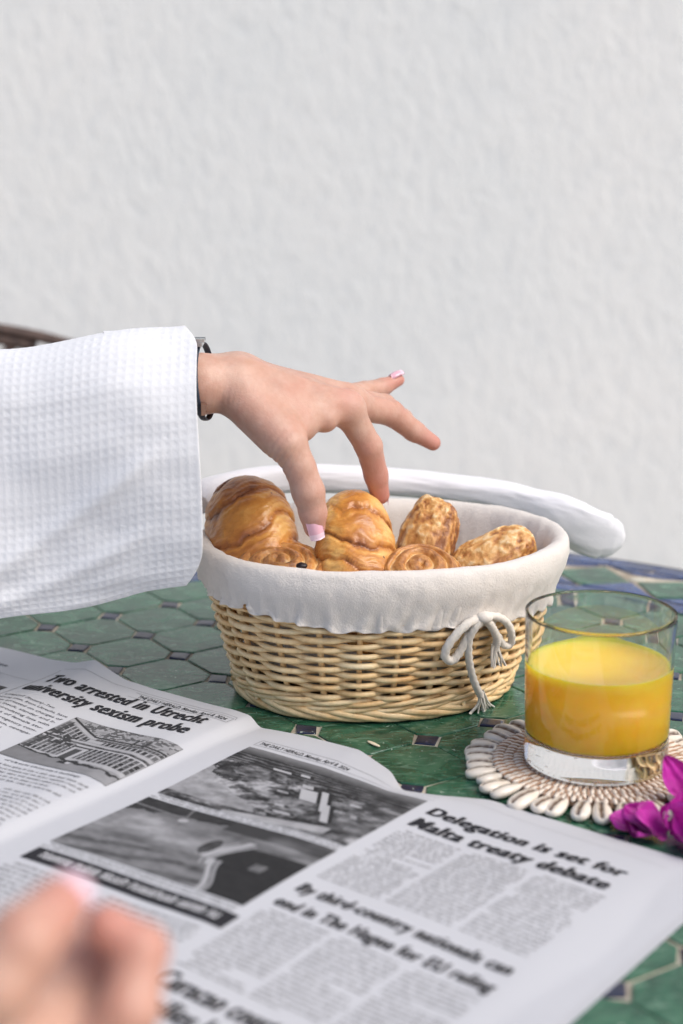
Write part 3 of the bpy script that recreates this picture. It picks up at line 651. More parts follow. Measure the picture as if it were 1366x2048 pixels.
def page(u, v, lift=0.0):
    u, v = np.broadcast_arrays(np.asarray(u, float), np.asarray(v, float)); e = np.exp(-np.maximum(v, 0) / np.interp(u, [-11, -6], [1.5, 4.0]))
    h = np.interp(u, _u, _ht) * e + np.interp(u, _u, _hi) * (1 - e)
    h = h + .10 * (1 - e) * np.sin(v * .33 + u * .10 + 1.0) + .05 * np.sin(u * .5 + v * .21)
    h = np.maximum(h - .35 * sstep(28, 33, u) * (1 - e) - .25 * sstep(26, 36, v), .125)
    dv = np.interp(u, _u, _dv) * np.clip(1 - v / 5.5, 0, 1) ** 1.5
    return NS + u[..., None] * NP + (v + dv)[..., None] * NQ + (h + lift)[..., None] * np.array([0, 0, 1.])
INKB = (.016, .016, .020)
def print_part(name, U, Vv, F, ink, parent, lift, label=None, kind=None):
    P = page(U, Vv, lift); ink = np.asarray(ink, float)
    if ink.ndim == 1 and len(ink) == 3: ink = np.tile(ink, (len(P), 1))
    elif ink.ndim == 1: ink = np.stack([ink, ink, ink * 1.04], 1)
    return part(name, P, F, M['ink'], parent, smooth=True, attrs={'ink': ink}, kind=kind, label=label)
def glyphs(text, bold=0.0, shear=0.0, spacing=1.0):
    c = bpy.data.curves.new('txt', 'FONT'); c.body = text; c.size = 1; c.offset = bold; c.shear = shear; c.space_character = spacing; c.resolution_u = 3; c.fill_mode = 'FRONT'
    o = bpy.data.objects.new('txt', c); COL.objects.link(o); dg = bpy.context.evaluated_depsgraph_get(); dg.update(); me = o.evaluated_get(dg).to_mesh()
    bm = bmesh.new(); bm.from_mesh(me); o.evaluated_get(dg).to_mesh_clear(); bpy.data.objects.remove(o); bpy.data.curves.remove(c)
    bmesh.ops.triangulate(bm, faces=bm.faces); bm.verts.index_update()
    V = np.array([v.co[:2] for v in bm.verts]); F = [[v.index for v in f.verts] for f in bm.faces]; return bm, V, F
def bolden(V, F, k, reps):
    n = len(V); return np.concatenate([V + np.array([k * (i - (reps - 1) / 2), 0]) for i in range(reps)]), [[q + i * n for q in f] for i in range(reps) for f in F], np.repeat(np.arange(reps) * .004, n)
def put_text(name, text, u0, v0, width, cap, parent, bold=0.0, shear=0.0, ink=INKB, lift=.03, label=None, sub=True, spacing=1.0):
    """text on the page: baseline at v0, from u0, given width, capital height cap (cm)"""
    bm, V, F = glyphs(text, .004 if bold > .02 else bold, shear, spacing); x0, x1 = V[:, 0].min(), V[:, 0].max(); sx = width / (x1 - x0); sy = cap / .70
    if sub:
        for it in range(3):
            es = [e for e in bm.edges if max(abs((e.verts[0].co - e.verts[1].co).x) * sx, abs((e.verts[0].co - e.verts[1].co).y) * sy) > .35]
            if not es: break
            bmesh.ops.subdivide_edges(bm, edges=es, cuts=1); bmesh.ops.triangulate(bm, faces=bm.faces)
        bm.verts.index_update(); V = np.array([v.co[:2] for v in bm.verts]); F = [[v.index for v in f.verts] for f in bm.faces]
    bm.free(); up = 0.0
    if bold > .02: V, F, up = bolden(V, F, .035, 5); x0, x1 = V[:, 0].min(), V[:, 0].max(); sx = width / (x1 - x0)
    return print_part(name, u0 + (V[:, 0] - x0) * sx, v0 - V[:, 1] * sy, F, ink, parent, lift + up, label)
def quads(rects):
    """rects (u0, v0, u1, v1, skew) -> arrays"""
    r = np.asarray(rects, float); U = np.stack([r[:, 0], r[:, 2], r[:, 2], r[:, 0]], 1); Vv = np.stack([r[:, 1], r[:, 1], r[:, 3], r[:, 3]], 1)
    return U.ravel(), Vv.ravel(), np.arange(len(r) * 4).reshape(-1, 4)[:, ::-1]
def rule(parent, pts, w=.035, ink=.12, name='rule'):
    U, Vv, F = [], [], []
    for (a, b) in zip(pts[:-1], pts[1:]):
        n = max(2, int(np.hypot(b[0] - a[0], b[1] - a[1]) / .4) + 1); t = np.linspace(0, 1, n); d = np.array([b[0] - a[0], b[1] - a[1]]); d /= np.linalg.norm(d); k = sum(len(x) for x in U)
        u, v = a[0] + t * (b[0] - a[0]), a[1] + t * (b[1] - a[1])
        U.append(np.c_[u - d[1] * w / 2, u + d[1] * w / 2].ravel()); Vv.append(np.c_[v + d[0] * w / 2, v - d[0] * w / 2].ravel()); F += [[k + 2 * i, k + 2 * i + 1, k + 2 * i + 3, k + 2 * i + 2] for i in range(n - 1)]
    return print_part(name, np.concatenate(U), np.concatenate(Vv), F, np.full(sum(map(len, U)), ink), parent, .025)
def greek(parent, u0, u1, v0, v1, lead=.34, xh=.155, seed=1, ink=.22, name='body_text', ragged=.12, indent=True):
    """tiny illegible body copy: strokes grouped into letters and words"""
    g = np.random.default_rng(seed); rs = []; v = v0 + lead; first = True
    while v < v1:
        u = u0 + (.35 if first and indent else 0); end = u1 - (g.uniform(0, (u1 - u0) * .6) if g.random() < .10 else 0); first = end < u1 - .4
        while u < end - .2:
            for q in range(int(g.integers(2, 9))):
                if u > end - .12: break
                hgt = xh * (1.55 if g.random() < .22 else 1); dep = xh * .45 if g.random() < .08 else 0; w = g.uniform(.075, .125)
                rs.append((u, v - hgt, u + .032, v + dep)); 
                if w > .085: rs.append((u + w - .03, v - xh, u + w, v)); rs.append((u + .03, v - (xh if g.random() < .6 else .035), u + w - .03, v - (xh - .03 if g.random() < .6 else 0)))
                if g.random() < .3: rs.append((u + .03, v - xh * .55, u + w - .03, v - xh * .55 + .03))
                u += w + .035
            u += .10 + g.uniform(0, .03)
        v += lead
    U, Vv, F = quads(rs); return print_part(name, U, Vv, F, np.full(len(U), ink), parent, .022, kind='stuff')
def photo(parent, u0, v0, u1, v1, fn, n=260, m=160, label=None):
    s, t = np.meshgrid(np.linspace(0, 1, n), np.linspace(0, 1, m)); g = np.interp(fn(s, t), [.03, .07, .12, .22, .34, .46, .60], [.012, .022, .045, .11, .20, .34, .42])
    return print_part('photograph', (u0 + (u1 - u0) * s).ravel(), (v0 + (v1 - v0) * t).ravel(), gridf(m, n)[:, ::-1], g.ravel(), parent, .018, label)
def band(x, c, w): return np.exp(-((x - c) / w) ** 2)
def ph_town(s, t):
    n = 1.7 * fbm(v3(s * 13, t * 13, 0), 5, 3, .6); veg = fbm(v3(s * 7 + 2 * t, t * 10, 4), 5, 8, .62); f = fbm(v3(s * 40, t * 34, 1), 3, 5)
    hz = .10 + .16 * (s - .25) ** 2; g = .34 + .24 * n + .20 * f
    k = sstep(-.12, .04, veg + .25 * f); g = g * (1 - k) + k * (.065 + .20 * np.clip(n, 0, 1) + .12 * f)
    bank = (t > .44 + .9 * s + .14 * n) & (t < .9); g = np.where(bank, .40 + .09 * n + .05 * f, g)
    g = np.where(t < hz, .33 - .20 * t / hz + .03 * f, g); far = (t >= hz) & (t < hz + .16); g = np.where(far, .11 + .22 * np.clip(np.sin(t * 160 + 6 * veg) * .5 + n * .6, -.2, 1), g)
    for (x, y, w, h, k) in [(.56, .46, .09, .16, .56), (.66, .50, .035, .30, .58), (.74, .66, .04, .26, .54), (.50, .34, .06, .05, .5), (.60, .30, .03, .04, .05), (.30, .22, .10, .025, .55), (.42, .20, .05, .03, .58), (.52, .70, .05, .03, .5), (.44, .50, .06, .03, .42), (.58, .80, .09, .03, .5), (.80, .44, .06, .03, .5), (.86, .60, .03, .05, .46)]:
        xx = s - x - .40 * (t - y); m = (np.abs(xx) < w / 2) & (np.abs(t - y) < h / 2); g = np.where(m, k + .05 * f, g); g = np.where((xx > w / 2) & (xx < w / 2 + .022) & (np.abs(t - y) < h / 2), .045, g)
    g = np.where((np.abs(t - .93 + .25 * (s - .7)) < .05) & (s > .35) & (s < .86), .46 + .08 * n, g)
    g = np.where((s > .82) & (t > .30) & (t < .85), g * .55 + .10 + .10 * n, g); return g
def ph_coast(s, t):
    n = 1.6 * fbm(v3(s * 5, t * 6, 2), 5, 14); f = fbm(v3(s * 26, t * 26, 2), 3, 19)
    g = .27 + .13 * n + .06 * f + .12 * band(t, .45, .2) * band(s, .35, .3); sea = (t < .24 - .20 * s + .10 * n) | (t < .10 + .05 * n)
    g = np.where(sea, .075 + .04 * f, g); g = np.where((np.abs(t - .13 - .10 * s) < .010) & (s < .6), .26, g); g = np.where((np.abs(s - .26 - .2 * t) < .006) & (t < .3), .24, g)
    g = np.where(band(s, .30, .025) * band(t, .20, .035) > .4, .46, g); g = np.where((t < .18) & (s > .5), .10 + .14 * np.clip(n, 0, 1), g)
    edge = .66 + .05 * np.sin(t * 8) + .05 * (t > .6); dark = (s > edge + .05) & (t > .34 - .1 * (s - .7)); g = np.where(dark, .05 + .02 * f, g)
    road = np.abs(s - edge); g = np.where((road < .014 + .012 * t) & (t > .26), .48, g); g = np.where((road > .035) & (road < .048) & (t > .3), .40, g)
    g = np.where((((s - .575) / .035) ** 2 + ((t - .46) / .12) ** 2) < 1, .11 + .08 * f, g); g = np.where((s > .83) & (s < .89) & (t > .50) & (t < .60), .22 + .1 * f, g)
    g = np.where((t > .72 + .05 * n) & (s < edge), .13 + .17 * np.abs(np.sin((t * 2.2 + s) * 8 + n)) + .08 * f, g)
    return g
def ph_building(s, t):
    n = fbm(v3(s * 14, t * 14, 7), 4, 41); f = fbm(v3(s * 50, t * 40, 7), 3, 44); g = .46 + .07 * n
    roofl = np.where(s < .36, .02 + .62 * s, .25 - .05 * (s - .36)); sky = t < roofl
    g = np.where(sky, .42 + .12 * n, g); g = np.where(sky & (f + n > .10) & (s > .12), .17 + .1 * f, g); g = np.where(np.abs(t - roofl) < .014, .08, g)
    g = np.where((np.abs(t - roofl - .045) < .022) & (s > .40), .12 + .14 * (np.sin(s * 190) > 0), g)
    g = np.where((np.abs(s - .70) < .012) & (t > .13) & (t < .26), .10, g); g = np.where((np.abs(s - .80) < .012) & (t > .12) & (t < .26), .10, g)
    for r0, r1 in ((.10, .38), (.47, .74)):
        y0 = np.where(s < .36, np.maximum(r0, roofl + .06), r0 + .20 * (r0 < .3)); inside = (t > y0) & (t < r1)
        col = (s * 21) % 1; rw = ((t - y0) * 15) % 1; win = inside & (col > .18) & (col < .86) & (rw > .14) & ((s < .36) | (s > .50))
        g = np.where(win, .045 + .17 * hsh(np.floor(s * 21), np.floor((t - y0) * 15), 0 * np.floor(s), 5), g); g = np.where(inside & (rw < .07), .22, g)
    g = np.where(np.abs(t - .42 - .03 * s) < .017, .10 + .1 * (f > 0), g); g = np.where((np.abs(t - .45 - .03 * s) < .010), .55, g)
    dr = (np.abs(s - .43) < .035) & (t > .55) & (t < .78); g = np.where(dr, .13, g); g = np.where((np.abs(np.abs(s - .43) - .05) < .012) & (t > .50) & (t < .78), .56, g); g = np.where((np.abs(t - .50) < .012) & (np.abs(s - .43) < .07), .09, g)
    tree = fbm(v3(s * 34, t * 30, 9), 4, 51, .6); g = np.where((s < .34) & (t > .30) & (t < .56) & (tree > .06), .10, g); g = np.where((s > .04) & (s < .06) & (t > .1), .12, g)
    g = np.where(t > .79 + .03 * n, .28 + .04 * n + .10 * s, g); g = np.where(np.abs(t - .80 - .05 * n - .06 * (s - .4)) < .018, .08, g)
    g = np.where((np.abs(s - .50) < .04) & (np.abs(t - .86) < .022), .06, g); g = np.where((np.abs(s - .545) < .018) & (np.abs(t - .85) < .022), .58, g); return g
def newspaper():
    t = thing('newspaper', (NS[0], NS[1], 0), 'open newspaper spread lying across the front of the mosaic table', 'newspaper')
    uu = np.concatenate([np.linspace(-31.7, 0, 200), np.linspace(0, 31.7, 200)[1:]])
    def sheet(u0, u1, du, dv, dz, lift, vmax, sub=1):
        u = np.linspace(u0, u1, 240); v = np.linspace(0, vmax, 120); U, Vv = np.meshgrid(u, v, indexing='ij'); wob = .05 * fbm(v3(U * .3, Vv * .3, lift * 9), 3, int(lift * 100) + 60)
        P = page(U + du, Vv + dv, lift - dz); P[..., 2] = np.maximum(P[..., 2] + wob * (lift != 0), .125 + lift * .36); P0 = P.copy(); P0[..., 2] -= .012
        n = 240 * 120; F = gridf(240, 120).tolist() + [f[::-1] for f in gridf(240, 120, off=n).tolist()]
        part('sheet', np.vstack([P.reshape(-1, 3), P0.reshape(-1, 3)]), F, M['paper'], t)
    sheet(-31.7, 31.7, 0, 0, 0, 0, 40)
    sheet(-31.7, 31.7, .12, .18, 0, -.07, 40.2); sheet(-31.7, 31.7, .26, .10, 0, -.15, 40.1); sheet(-31.7, 31.7, .40, .30, 0, -.24, 40.3)
    # left page
    rule(t, [(-16.2, .95), (-1.0, .95), (-.85, 1.35)], .03, .2); rule(t, [(-9.3, 1.25), (-1.0, 1.25), (-1.0, 2.02), (-9.3, 2.02)], .03, .15); rule(t, [(-16.3, 1.2), (-16.3, 24)], .04, .12)
    put_text('page_header', 'THE DAILY HERALD, Monday, April 8, 2024', -8.7, 1.84, 7.4, .40, t, .012)
    put_text('headline', 'Two arrested in Utrecht', -15.85, 3.32, 13.9, 1.34, t, .0205, label='bold headline reading Two arrested in Utrecht', spacing=1.13)
    put_text('headline', 'university sexism probe', -15.9, 5.2, 14.2, 1.34, t, .0205, label='bold headline reading university sexism probe', spacing=1.13)
    body = ['UTRECHT (Reuters)--Two', 'young men, from Utrecht, have', 'been arrested on charges of', 'public insult, slander and li-', 'bel for circulating lists with', 'the names of female stu-', 'dents and derogatory com-', 'ments about them, newspa-', 'per Algemeen Dagblad', 'reported Friday.', 'Lists circulated on', 'included the', 'and ad-']
    for k, s in enumerate(body):
        full = k in (1, 2, 3, 4, 5, 6, 7); w = 6.2 if full else min(6.2, .205 * len(s))
        put_text('body_line', s, -15.95, 6.55 + .52 * k, w, .25, t, .004, sub=False, lift=.024, ink=(.06, .06, .07))
    greek(t, -15.95, -9.75, 13.3, 26, .46, .17, 3)
    photo(t, -9.3, 6.6, -.45, 13.1, ph_building, 330, 220, 'halftone photograph of a long brick university building'); rule(t, [(-9.3, 6.6), (-.45, 6.6), (-.45, 13.1), (-9.3, 13.1), (-9.3, 6.6)], .03, .1)
    put_text('caption', "of Utrecht University's buildings", -8.2, 13.62, 6.2, .22, t, .004, .2, sub=False, lift=.024, ink=(.06, .06, .07))
    greek(t, -9.3, -.75, 13.75, 16.4, .46, .17, 4); greek(t, -9.3, -5.2, 16.6, 21.4, .44, .16, 5); greek(t, -4.8, -.75, 16.6, 21.4, .44, .16, 6)
    U, Vv, F = quads([(-16 + .5 * k, 21.9, -15.5 + .5 * k, 22.7) for k in range(30)]); print_part('headline_bar', U, Vv, F, INKB, t, .02)
    # page beyond the left column
    photo(t, -29.5, 5.4, -16.9, 13, ph_coast, 90, 60); put_text('page_header', 'FILTER', -22.2, 2.6, 2.0, .3, t, .004, .2, ink=(.14, .14, .15)); rule(t, [(-31, 3.6), (-16.4, 3.6)], .03, .3)
    # right page
    rule(t, [(15.4, 2.25), (2.1, 2.25), (2.1, 3.1), (15.4, 3.1)], .03, .15); put_text('page_header', 'THE DAILY HERALD, Monday, April 8, 2024', 2.3, 2.90, 6.7, .40, t, .012)
    rule(t, [(15.6, 1.6), (29, 2.3)], .025, .35)
    photo(t, 2.1, 3.5, 15.2, 11.6, ph_town, 340, 230, 'halftone aerial photograph of a town with trees and pale roofs'); greek(t, 2.1, 15.2, 11.55, 12.3, .30, .12, 7, .12, 'caption_text')
    photo(t, 2.1, 12.3, 15.2, 19.8, ph_coast, 340, 230, 'halftone aerial photograph of a coast with a winding road'); greek(t, 2.1, 15.2, 19.8, 20.5, .30, .12, 8, .12, 'caption_text')
    U, Vv, F = quads([(2.2 + .27 * k, 20.6, 2.2 + .27 * (k + 1), 22.0) for k in range(50)]); print_part('caption_bar', U, Vv, F, INKB, t, .02, 'black bar carrying white lettering')
    g = np.random.default_rng(12); rs = []; u = 3.0
    while u < 14.6:
        for q in range(int(g.integers(4, 10))):
            w = g.uniform(.2, .3); rs += [(u, 20.98 - .12 * (g.random() < .3), u + .07, 21.52), (u + w - .07, 20.98, u + w, 21.52)] + ([(u + .07, 20.98, u + w - .07, 21.05)] if g.random() < .5 else [(u + .07, 21.45, u + w - .07, 21.52)]); u += w + .08
            if u > 14.8: break
        u += .22
    U, Vv, F = quads(rs); print_part('bar_lettering', U, Vv, F, (.62, .62, .64), t, .03, kind='stuff')
    greek(t, 2.2, 8.3, 22.3, 36, .42, .16, 9); greek(t, 8.8, 15.2, 22.3, 36, .42, .16, 10)
    put_text('headline', 'Delegation is set for', 15.95, 5.35, 11.9, 1.15, t, .0205, .12, label='bold headline reading Delegation is set for', spacing=1.13)
    put_text('headline', 'Malta treaty debate', 16.0, 7.15, 11.8, 1.15, t, .0205, .12, label='bold headline reading Malta treaty debate', spacing=1.13)
    put_text('handwriting', 'interim hist', 20.6, 3.3, 3.6, .30, t, .0, .3, ink=(.42, .42, .50)) if False else None
    for k in range(3): greek(t, 16.1 + 4.15 * k, 19.95 + 4.15 * k, 7.6, 15.2, .36, .15, 20 + k)
    put_text('headline', 'By third-country nationals can', 16.1, 17.0, 12.1, .9, t, .0205, .12, label='bold headline starting By third-country nationals', spacing=1.13)
    put_text('headline', 'end in The Hague for EU ruling', 16.1, 18.7, 12.2, .9, t, .0205, .12, label='bold headline starting end in The Hague', spacing=1.13)
    for k in range(3): greek(t, 16.1 + 4.15 * k, 19.95 + 4.15 * k, 19.0, 25.6, .36, .15, 30 + k)
    put_text('headline', 'Curacao court', 16.3, 27.3, 6.6, 1.3, t, .0205, .1, label='bold headline starting Curacao at the bottom edge', spacing=1.13)
    put_text('headline', 'families hearing', 16.3, 29.1, 7.6, 1.3, t, .0205, .1, label='second bold line below the Curacao headline', spacing=1.13)
    for k in range(3): greek(t, 16.1 + 4.15 * k, 19.95 + 4.15 * k, 29.8, 38, .36, .15, 40 + k)
newspaper()

# ------------------------------------------------------------------ person: reaching arm, sleeve, second hand
def red_map(V, spots):
    r = np.zeros(len(V))
    for c, rad, a in spots: r = np.maximum(r, a * np.exp(-(np.linalg.norm(V - np.asarray(c), axis=1) / rad) ** 2))
    return r
def nail(parent, c, along, out, w, l, curve=.25):
    """a fingernail: curved plate with thickness; along points to the tip, out away from the finger"""
    y = nrm(along); z = nrm(np.asarray(out, float) - y * (np.asarray(out) @ y)); x = np.cross(y, z); n, m = 14, 16
    s, u = np.meshgrid(np.linspace(-1, 1, m), np.linspace(0, 1, n)); wid = w * .5 * np.interp(u, [0, .12, .3, .9, 1], [.55, .85, 1, .98, .92])
    X = s * wid; Y = (u - .5) * l - .10 * l * (s ** 2) * (u < .25); Zz = -curve * w * (s ** 2) + .06 * np.sin(u * np.pi) - .03
    P = np.asarray(c) + X[..., None] * x + Y[..., None] * y + Zz[..., None] * z; k = n * m
    V = np.vstack([P.reshape(-1, 3), (P - .05 * z).reshape(-1, 3)]); F = gridf(n, m).tolist() + [f[::-1] for f in gridf(n, m, off=k).tolist()]
    ed = [i for i in range(m)] + [i * m + m - 1 for i in range(1, n)] + [(n - 1) * m + i for i in range(m - 2, -1, -1)] + [i * m for i in range(n - 2, 0, -1)]
    F += [[ed[i], ed[i - 1], ed[i - 1] + k, ed[i] + k] for i in range(len(ed))]
    ctr = [np.mean([u.ravel()[j % k] for j in f]) for f in F]
    part('fingernail', V, F, None, parent, mats=[M['nail'], M['nailtip']], fmat=[1 if q > .8 else 0 for q in ctr])
def person():
    pr = thing('person', (-30, 98, 0), 'person in a white waffle robe reaching into the bread basket', 'person')
    # left hand, palm down, thumb towards the viewer
    elbow, el2 = D(-330, 800, 103), D(-330, 800, 105.5)
    wr1, wr2, wr3 = D(402, 768, 100.9), D(402, 763, 102.8), D(402, 768, 104.2)
    cmc = D(488, 800, 100.6); th_m = D(576, 890, 99.6); th_i = D(617, 985, 100.2); th_t = D(629, 1054, 101.1)
    k_i, k_m, k_r, k_p = D(694, 818, 103.8), D(700, 808, 105.9), D(690, 800, 107.8), D(672, 796, 109.4)
    pb_i, pb_m, pb_p = D(470, 765, 101.6), D(476, 758, 103.4), D(470, 764, 105.4)
    palm = [(elbow, wr1, 3.2, 1.72), (el2, wr3, 3.2, 1.72), (wr1, pb_i, 1.72, 1.62), (wr2, pb_m, 1.70, 1.62), (wr3, pb_p, 1.7, 1.5),
            (pb_i, k_i, 1.55, 1.10), (pb_m, k_m, 1.50, 1.12), (pb_p, k_r, 1.45, 1.05), (pb_p, k_p, 1.45, .95), (pb_i, k_m, 1.4, 1.0),
            (D(486, 800, 101.2), D(560, 868, 100.2), 1.35, 1.42), (D(520, 800, 101.2), D(600, 850, 101.4), 1.2, 1.10), (D(560, 800, 101.6), D(650, 838, 102.4), 1.2, .85)]
    thumb = [(cmc, th_m, 1.3, 1.16), (th_m, D(600, 935, 99.8), 1.16, .96), (D(600, 935, 99.8), th_i, .94, .99), (th_i, D(626, 1025, 100.7), .98, .84), (D(626, 1025, 100.7), th_t, .84, .68)]
    i1, i2, i3 = D(737, 892, 105.2), D(752, 950, 106.6), D(760, 990, 107.4)
    index = [(D(640, 806, 102.6), k_i, .9, 1.02), (k_i, i1, .98, .86), (i1, i2, .87, .77), (i2, i3, .77, .62)]
    m1, m2, m3 = D(782, 826, 108.6), D(828, 862, 109.6), D(866, 886, 110.2)
    middle = [(k_m, m1, .98, .86), (m1, m2, .84, .70), (m2, m3, .70, .52)]
    r1, r2, r3 = D(768, 812, 110.8), D(806, 838, 112.6), D(822, 868, 113.4)
    ring = [(k_r, r1, .92, .80), (r1, r2, .78, .66), (r2, r3, .66, .5)]
    p1, p2, p3 = D(728, 784, 111.4), D(766, 774, 112.6), D(796, 760, 113.2)
    pinky = [(k_p, p1, .85, .72), (p1, p2, .70, .60), (p2, p3, .60, .45)]
    bumps = [(k_i, .62), (k_m, .6), (k_r, .55)]
    cre = []      # skin creases: (centre, direction, radius, depth)
    for a, b, q, dep in ((th_m, th_i, th_i, .05), (th_i, th_t, D(620, 997, 100.2), .055), (k_i, i1, i1, .045), (i1, i2, i2, .045), (m1, m2, m1, .04), (m2, m3, m2, .04)): cre.append((q, nrm(b - a), .85, dep))
    V, Fc = sdf_surface([palm, thumb, index, middle, ring, pinky], .75, .55, .085)
    from_nrm = vertex_normals(V, Fc)
    disp = np.zeros(len(V))
    for c, d, rad, dep in cre:
        rel = V - c; t = rel @ d; rr = np.linalg.norm(rel, axis=1); disp -= dep * np.exp(-(rr / rad) ** 4) * (np.exp(-(t / .07) ** 2) + .8 * np.exp(-((t - .17) / .06) ** 2) + .7 * np.exp(-((t + .18) / .06) ** 2))
    # creases at the thumb base and wrist
    for c, d, rad, dep, per in ((D(556, 922, 99), nrm(D(600, 935, 100) - D(540, 890, 100)), 1.3, .06, .42), (D(455, 800, 100), nrm(D(500, 800, 100) - D(440, 790, 100)), 1.2, .016, .33)):
        rel = V - c; rr = np.linalg.norm(rel, axis=1); disp -= dep * np.exp(-(rr / rad) ** 2) * (.5 + .5 * np.cos((rel @ d) / per * 2 * np.pi)) ** 3
    # tendons and knuckles on the back of the hand
    up = np.array([0, -.35, .94])
    for a, b in ((pb_i, k_i), (pb_m, k_m), (pb_m, k_r)):
        ab = b - a; t = np.clip(((V - a) @ ab) / (ab @ ab), 0, 1.05); q = a + t[:, None] * ab; rel = V - q; side = rel - up * (rel @ up)[:, None]; side -= nrm(ab) * (side @ nrm(ab))[:, None]
        disp += .07 * np.exp(-(np.linalg.norm(side, axis=1) / .28) ** 2) * ((rel @ up) > .2) * sstep(.25, .8, t) * (t < 1.04)
    for c, a in bumps: disp += .10 * np.exp(-(np.linalg.norm(V - (c + up * .9), axis=1) / .62) ** 2)
    disp += .02 * fbm(V * 1.6, 3, 5)
    V = V + from_nrm * disp[:, None]
    red = red_map(V, [(th_t, 1.5, .6), (i3, 1.7, .95), (i2, 1.5, .8), ((i1 + i2) / 2, 1.2, .6), (m3, 1.7, .75), (p3, 1.5, .7), (r3, 1.4, .6), (k_i + up, 1.1, .45), (i1, .9, .5), (m1, 1.0, .4), (th_i, 1.0, .3)])
    arm = part('arm', V, Fc, M['skin'], pr, attrs={'red': red})
    nail(arm, D(631, 1055, 100.22), D(640, 1090, 101.4) - D(622, 1022, 100.6), (.12, -1, .30), .98, 1.75)
    nail(arm, D(792, 752, 112.9) + (0, 0, .28), p3 - p2, (-.1, -.25, 1), .72, .95)
    nail(arm, i3 + np.array([.45, .25, -.05]), i3 - i2, (.85, .5, .15), .85, 1.0); nail(arm, m3 + np.array([.1, -.05, .38]), m3 - m2, (.2, -.1, 1), .8, .95)
    # wristband
    wb = thing_child('wristband', pr); a = np.arange(80) / 80 * 2 * np.pi; ctr = D(408, 762, 102.5)
    ax1, ax2 = np.array([-.10, .0, 1.0]), np.array([.05, 1, 0.]); ring_p = ctr + ax1 * 2.34 * np.sin(a)[:, None] + ax2 * 3.85 * np.cos(a)[:, None]
    V, F = tube(ring_p, .21, 10, True, flat=.32, up=nrm(ring_p - ctr)); part('strap', V, F, M['navy'], wb)
    tp = ctr + ax1 * 2.4 + ax2 * -1.0
    part('buckle', *join([box(tp + (0, 0, .12), (.75, 1.5, .26)), box(tp + (.0, -.5, .34), (1.0, .35, .22)), box(tp + (.05, .35, .34), (.9, .3, .2))]), M['silver'], wb, smooth=False)
    bt = D(407, 818, 99.2); part('clip', *join([box(bt, (.26, .30, .75)), box(bt + (.05, -.05, .22), (.34, .36, .10)), box(bt + (.05, -.05, -.22), (.34, .36, .10))]), M['copper'], wb, smooth=False)
    # sleeve: waffle weave as real relief
    cell, per = .53, 7; nx = int(34 / cell * per); ns = 560
    ph = np.arange(ns) / ns * 2 * np.pi; sz = np.sign(np.sin(ph)) * np.abs(np.sin(ph)) ** .80; sy = np.sign(np.cos(ph)) * np.abs(np.cos(ph)) ** .75
    i = np.linspace(0, 1, nx)[:, None]; s = (sz + 1) / 2
    xe = -8.5 - .75 * sstep(-.3, .8, sy) - 1.05 * np.clip((.16 - s) / .16, 0, 1) ** 2 - .75 * np.clip((s - .93) / .07, 0, 1) ** 2 + .15 * np.sin(s * 5)
    X = -43 + (xe[None] + 43) * i; dx = X + 8.5
    ztop = 24.45 + .075 * dx + .35 * np.sin(X * .42 + .6) * sstep(-9, -12, X) + .25 * sstep(-12, -9, X); zbot = 9.3 + .20 * dx + .25 * np.sin(X * .5) * sstep(-9, -14, X)
    Zc = zbot + (ztop - zbot) * s[None]
    wfull = np.interp(s, [0, .08, .3, .6, .82, 1], [1.2, 1.7, 2.1, 2.9, 3.35, 3.0])
    yc = 97.6 + 2.6 * s[None] + .35 * np.sin(X * .3 + s[None] * 3) + 0 * X
    Y = yc + sy[None] * wfull[None] + .55 * fbm(v3(X * .12, s[None] * 3 + 0 * X, sy[None] + 0 * X), 3, 88) - .32 * np.exp(-((s[None] - .62 - .035 * (X + 9)) / .05) ** 2) * sstep(-10, -13, X) - .26 * np.exp(-((s[None] - .30 - .02 * (X + 9)) / .04) ** 2) * sstep(-9.5, -15, X)
    P = np.stack([X, Y, Zc], -1); L = np.linalg.norm(np.roll(P[-1], -1, 0) - P[-1], axis=1); arc = np.concatenate([[0], np.cumsum(L)[:-1]]); tot = L.sum(); nc = round(tot / cell); cv = arc / tot * nc
    cu = (X + 43) / cell; Nn = grid_normals(P)
    hx = np.abs(np.cos(np.pi * (cu + .10 * fbm(v3(cu * .3, cv[None] * .3, 1), 2, 5)))) ** 2.2; hy = np.abs(np.cos(np.pi * (cv[None] + .10 * fbm(v3(cu * .3, cv[None] * .3, 7), 2, 6)))) ** 2.2
    hgt = np.maximum(hx, hy) * .042 * (.75 + .35 * fbm(v3(cu * .5, cv[None] * .5, 3), 2, 8)); P = P + Nn * hgt[..., None]
    # turned-in cuff
    cen = P[-1].mean(0); inn = np.stack([P[-1] + (k * np.array([-1.0, 0, 0])) + (cen - P[-1]) * np.array([0, .055, .02]) * (1 + .2 * k) for k in (.0, .4, 1.2, 2.5, 5)], 0)
    P = np.concatenate([P, inn], 0); part('robe_sleeve', P.reshape(-1, 3), gridf(P.shape[0], ns, False, True)[:, ::-1], M['robe'], pr)
    # right hand close to the camera, thumb and bent forefinger pinched
    T0, T1, T2, T3 = D(-190, 2090, 44), D(-10, 1975, 43.6), D(46, 1884, 44), D(118, 1812, 45.2)
    I0, I1, I2, I3 = D(60, 2290, 47), D(258, 2020, 46.6), D(282, 1900, 47.2), D(214, 1852, 47.2)
    W = D(-420, 2330, 44); E = D(-1100, 2700, 46)
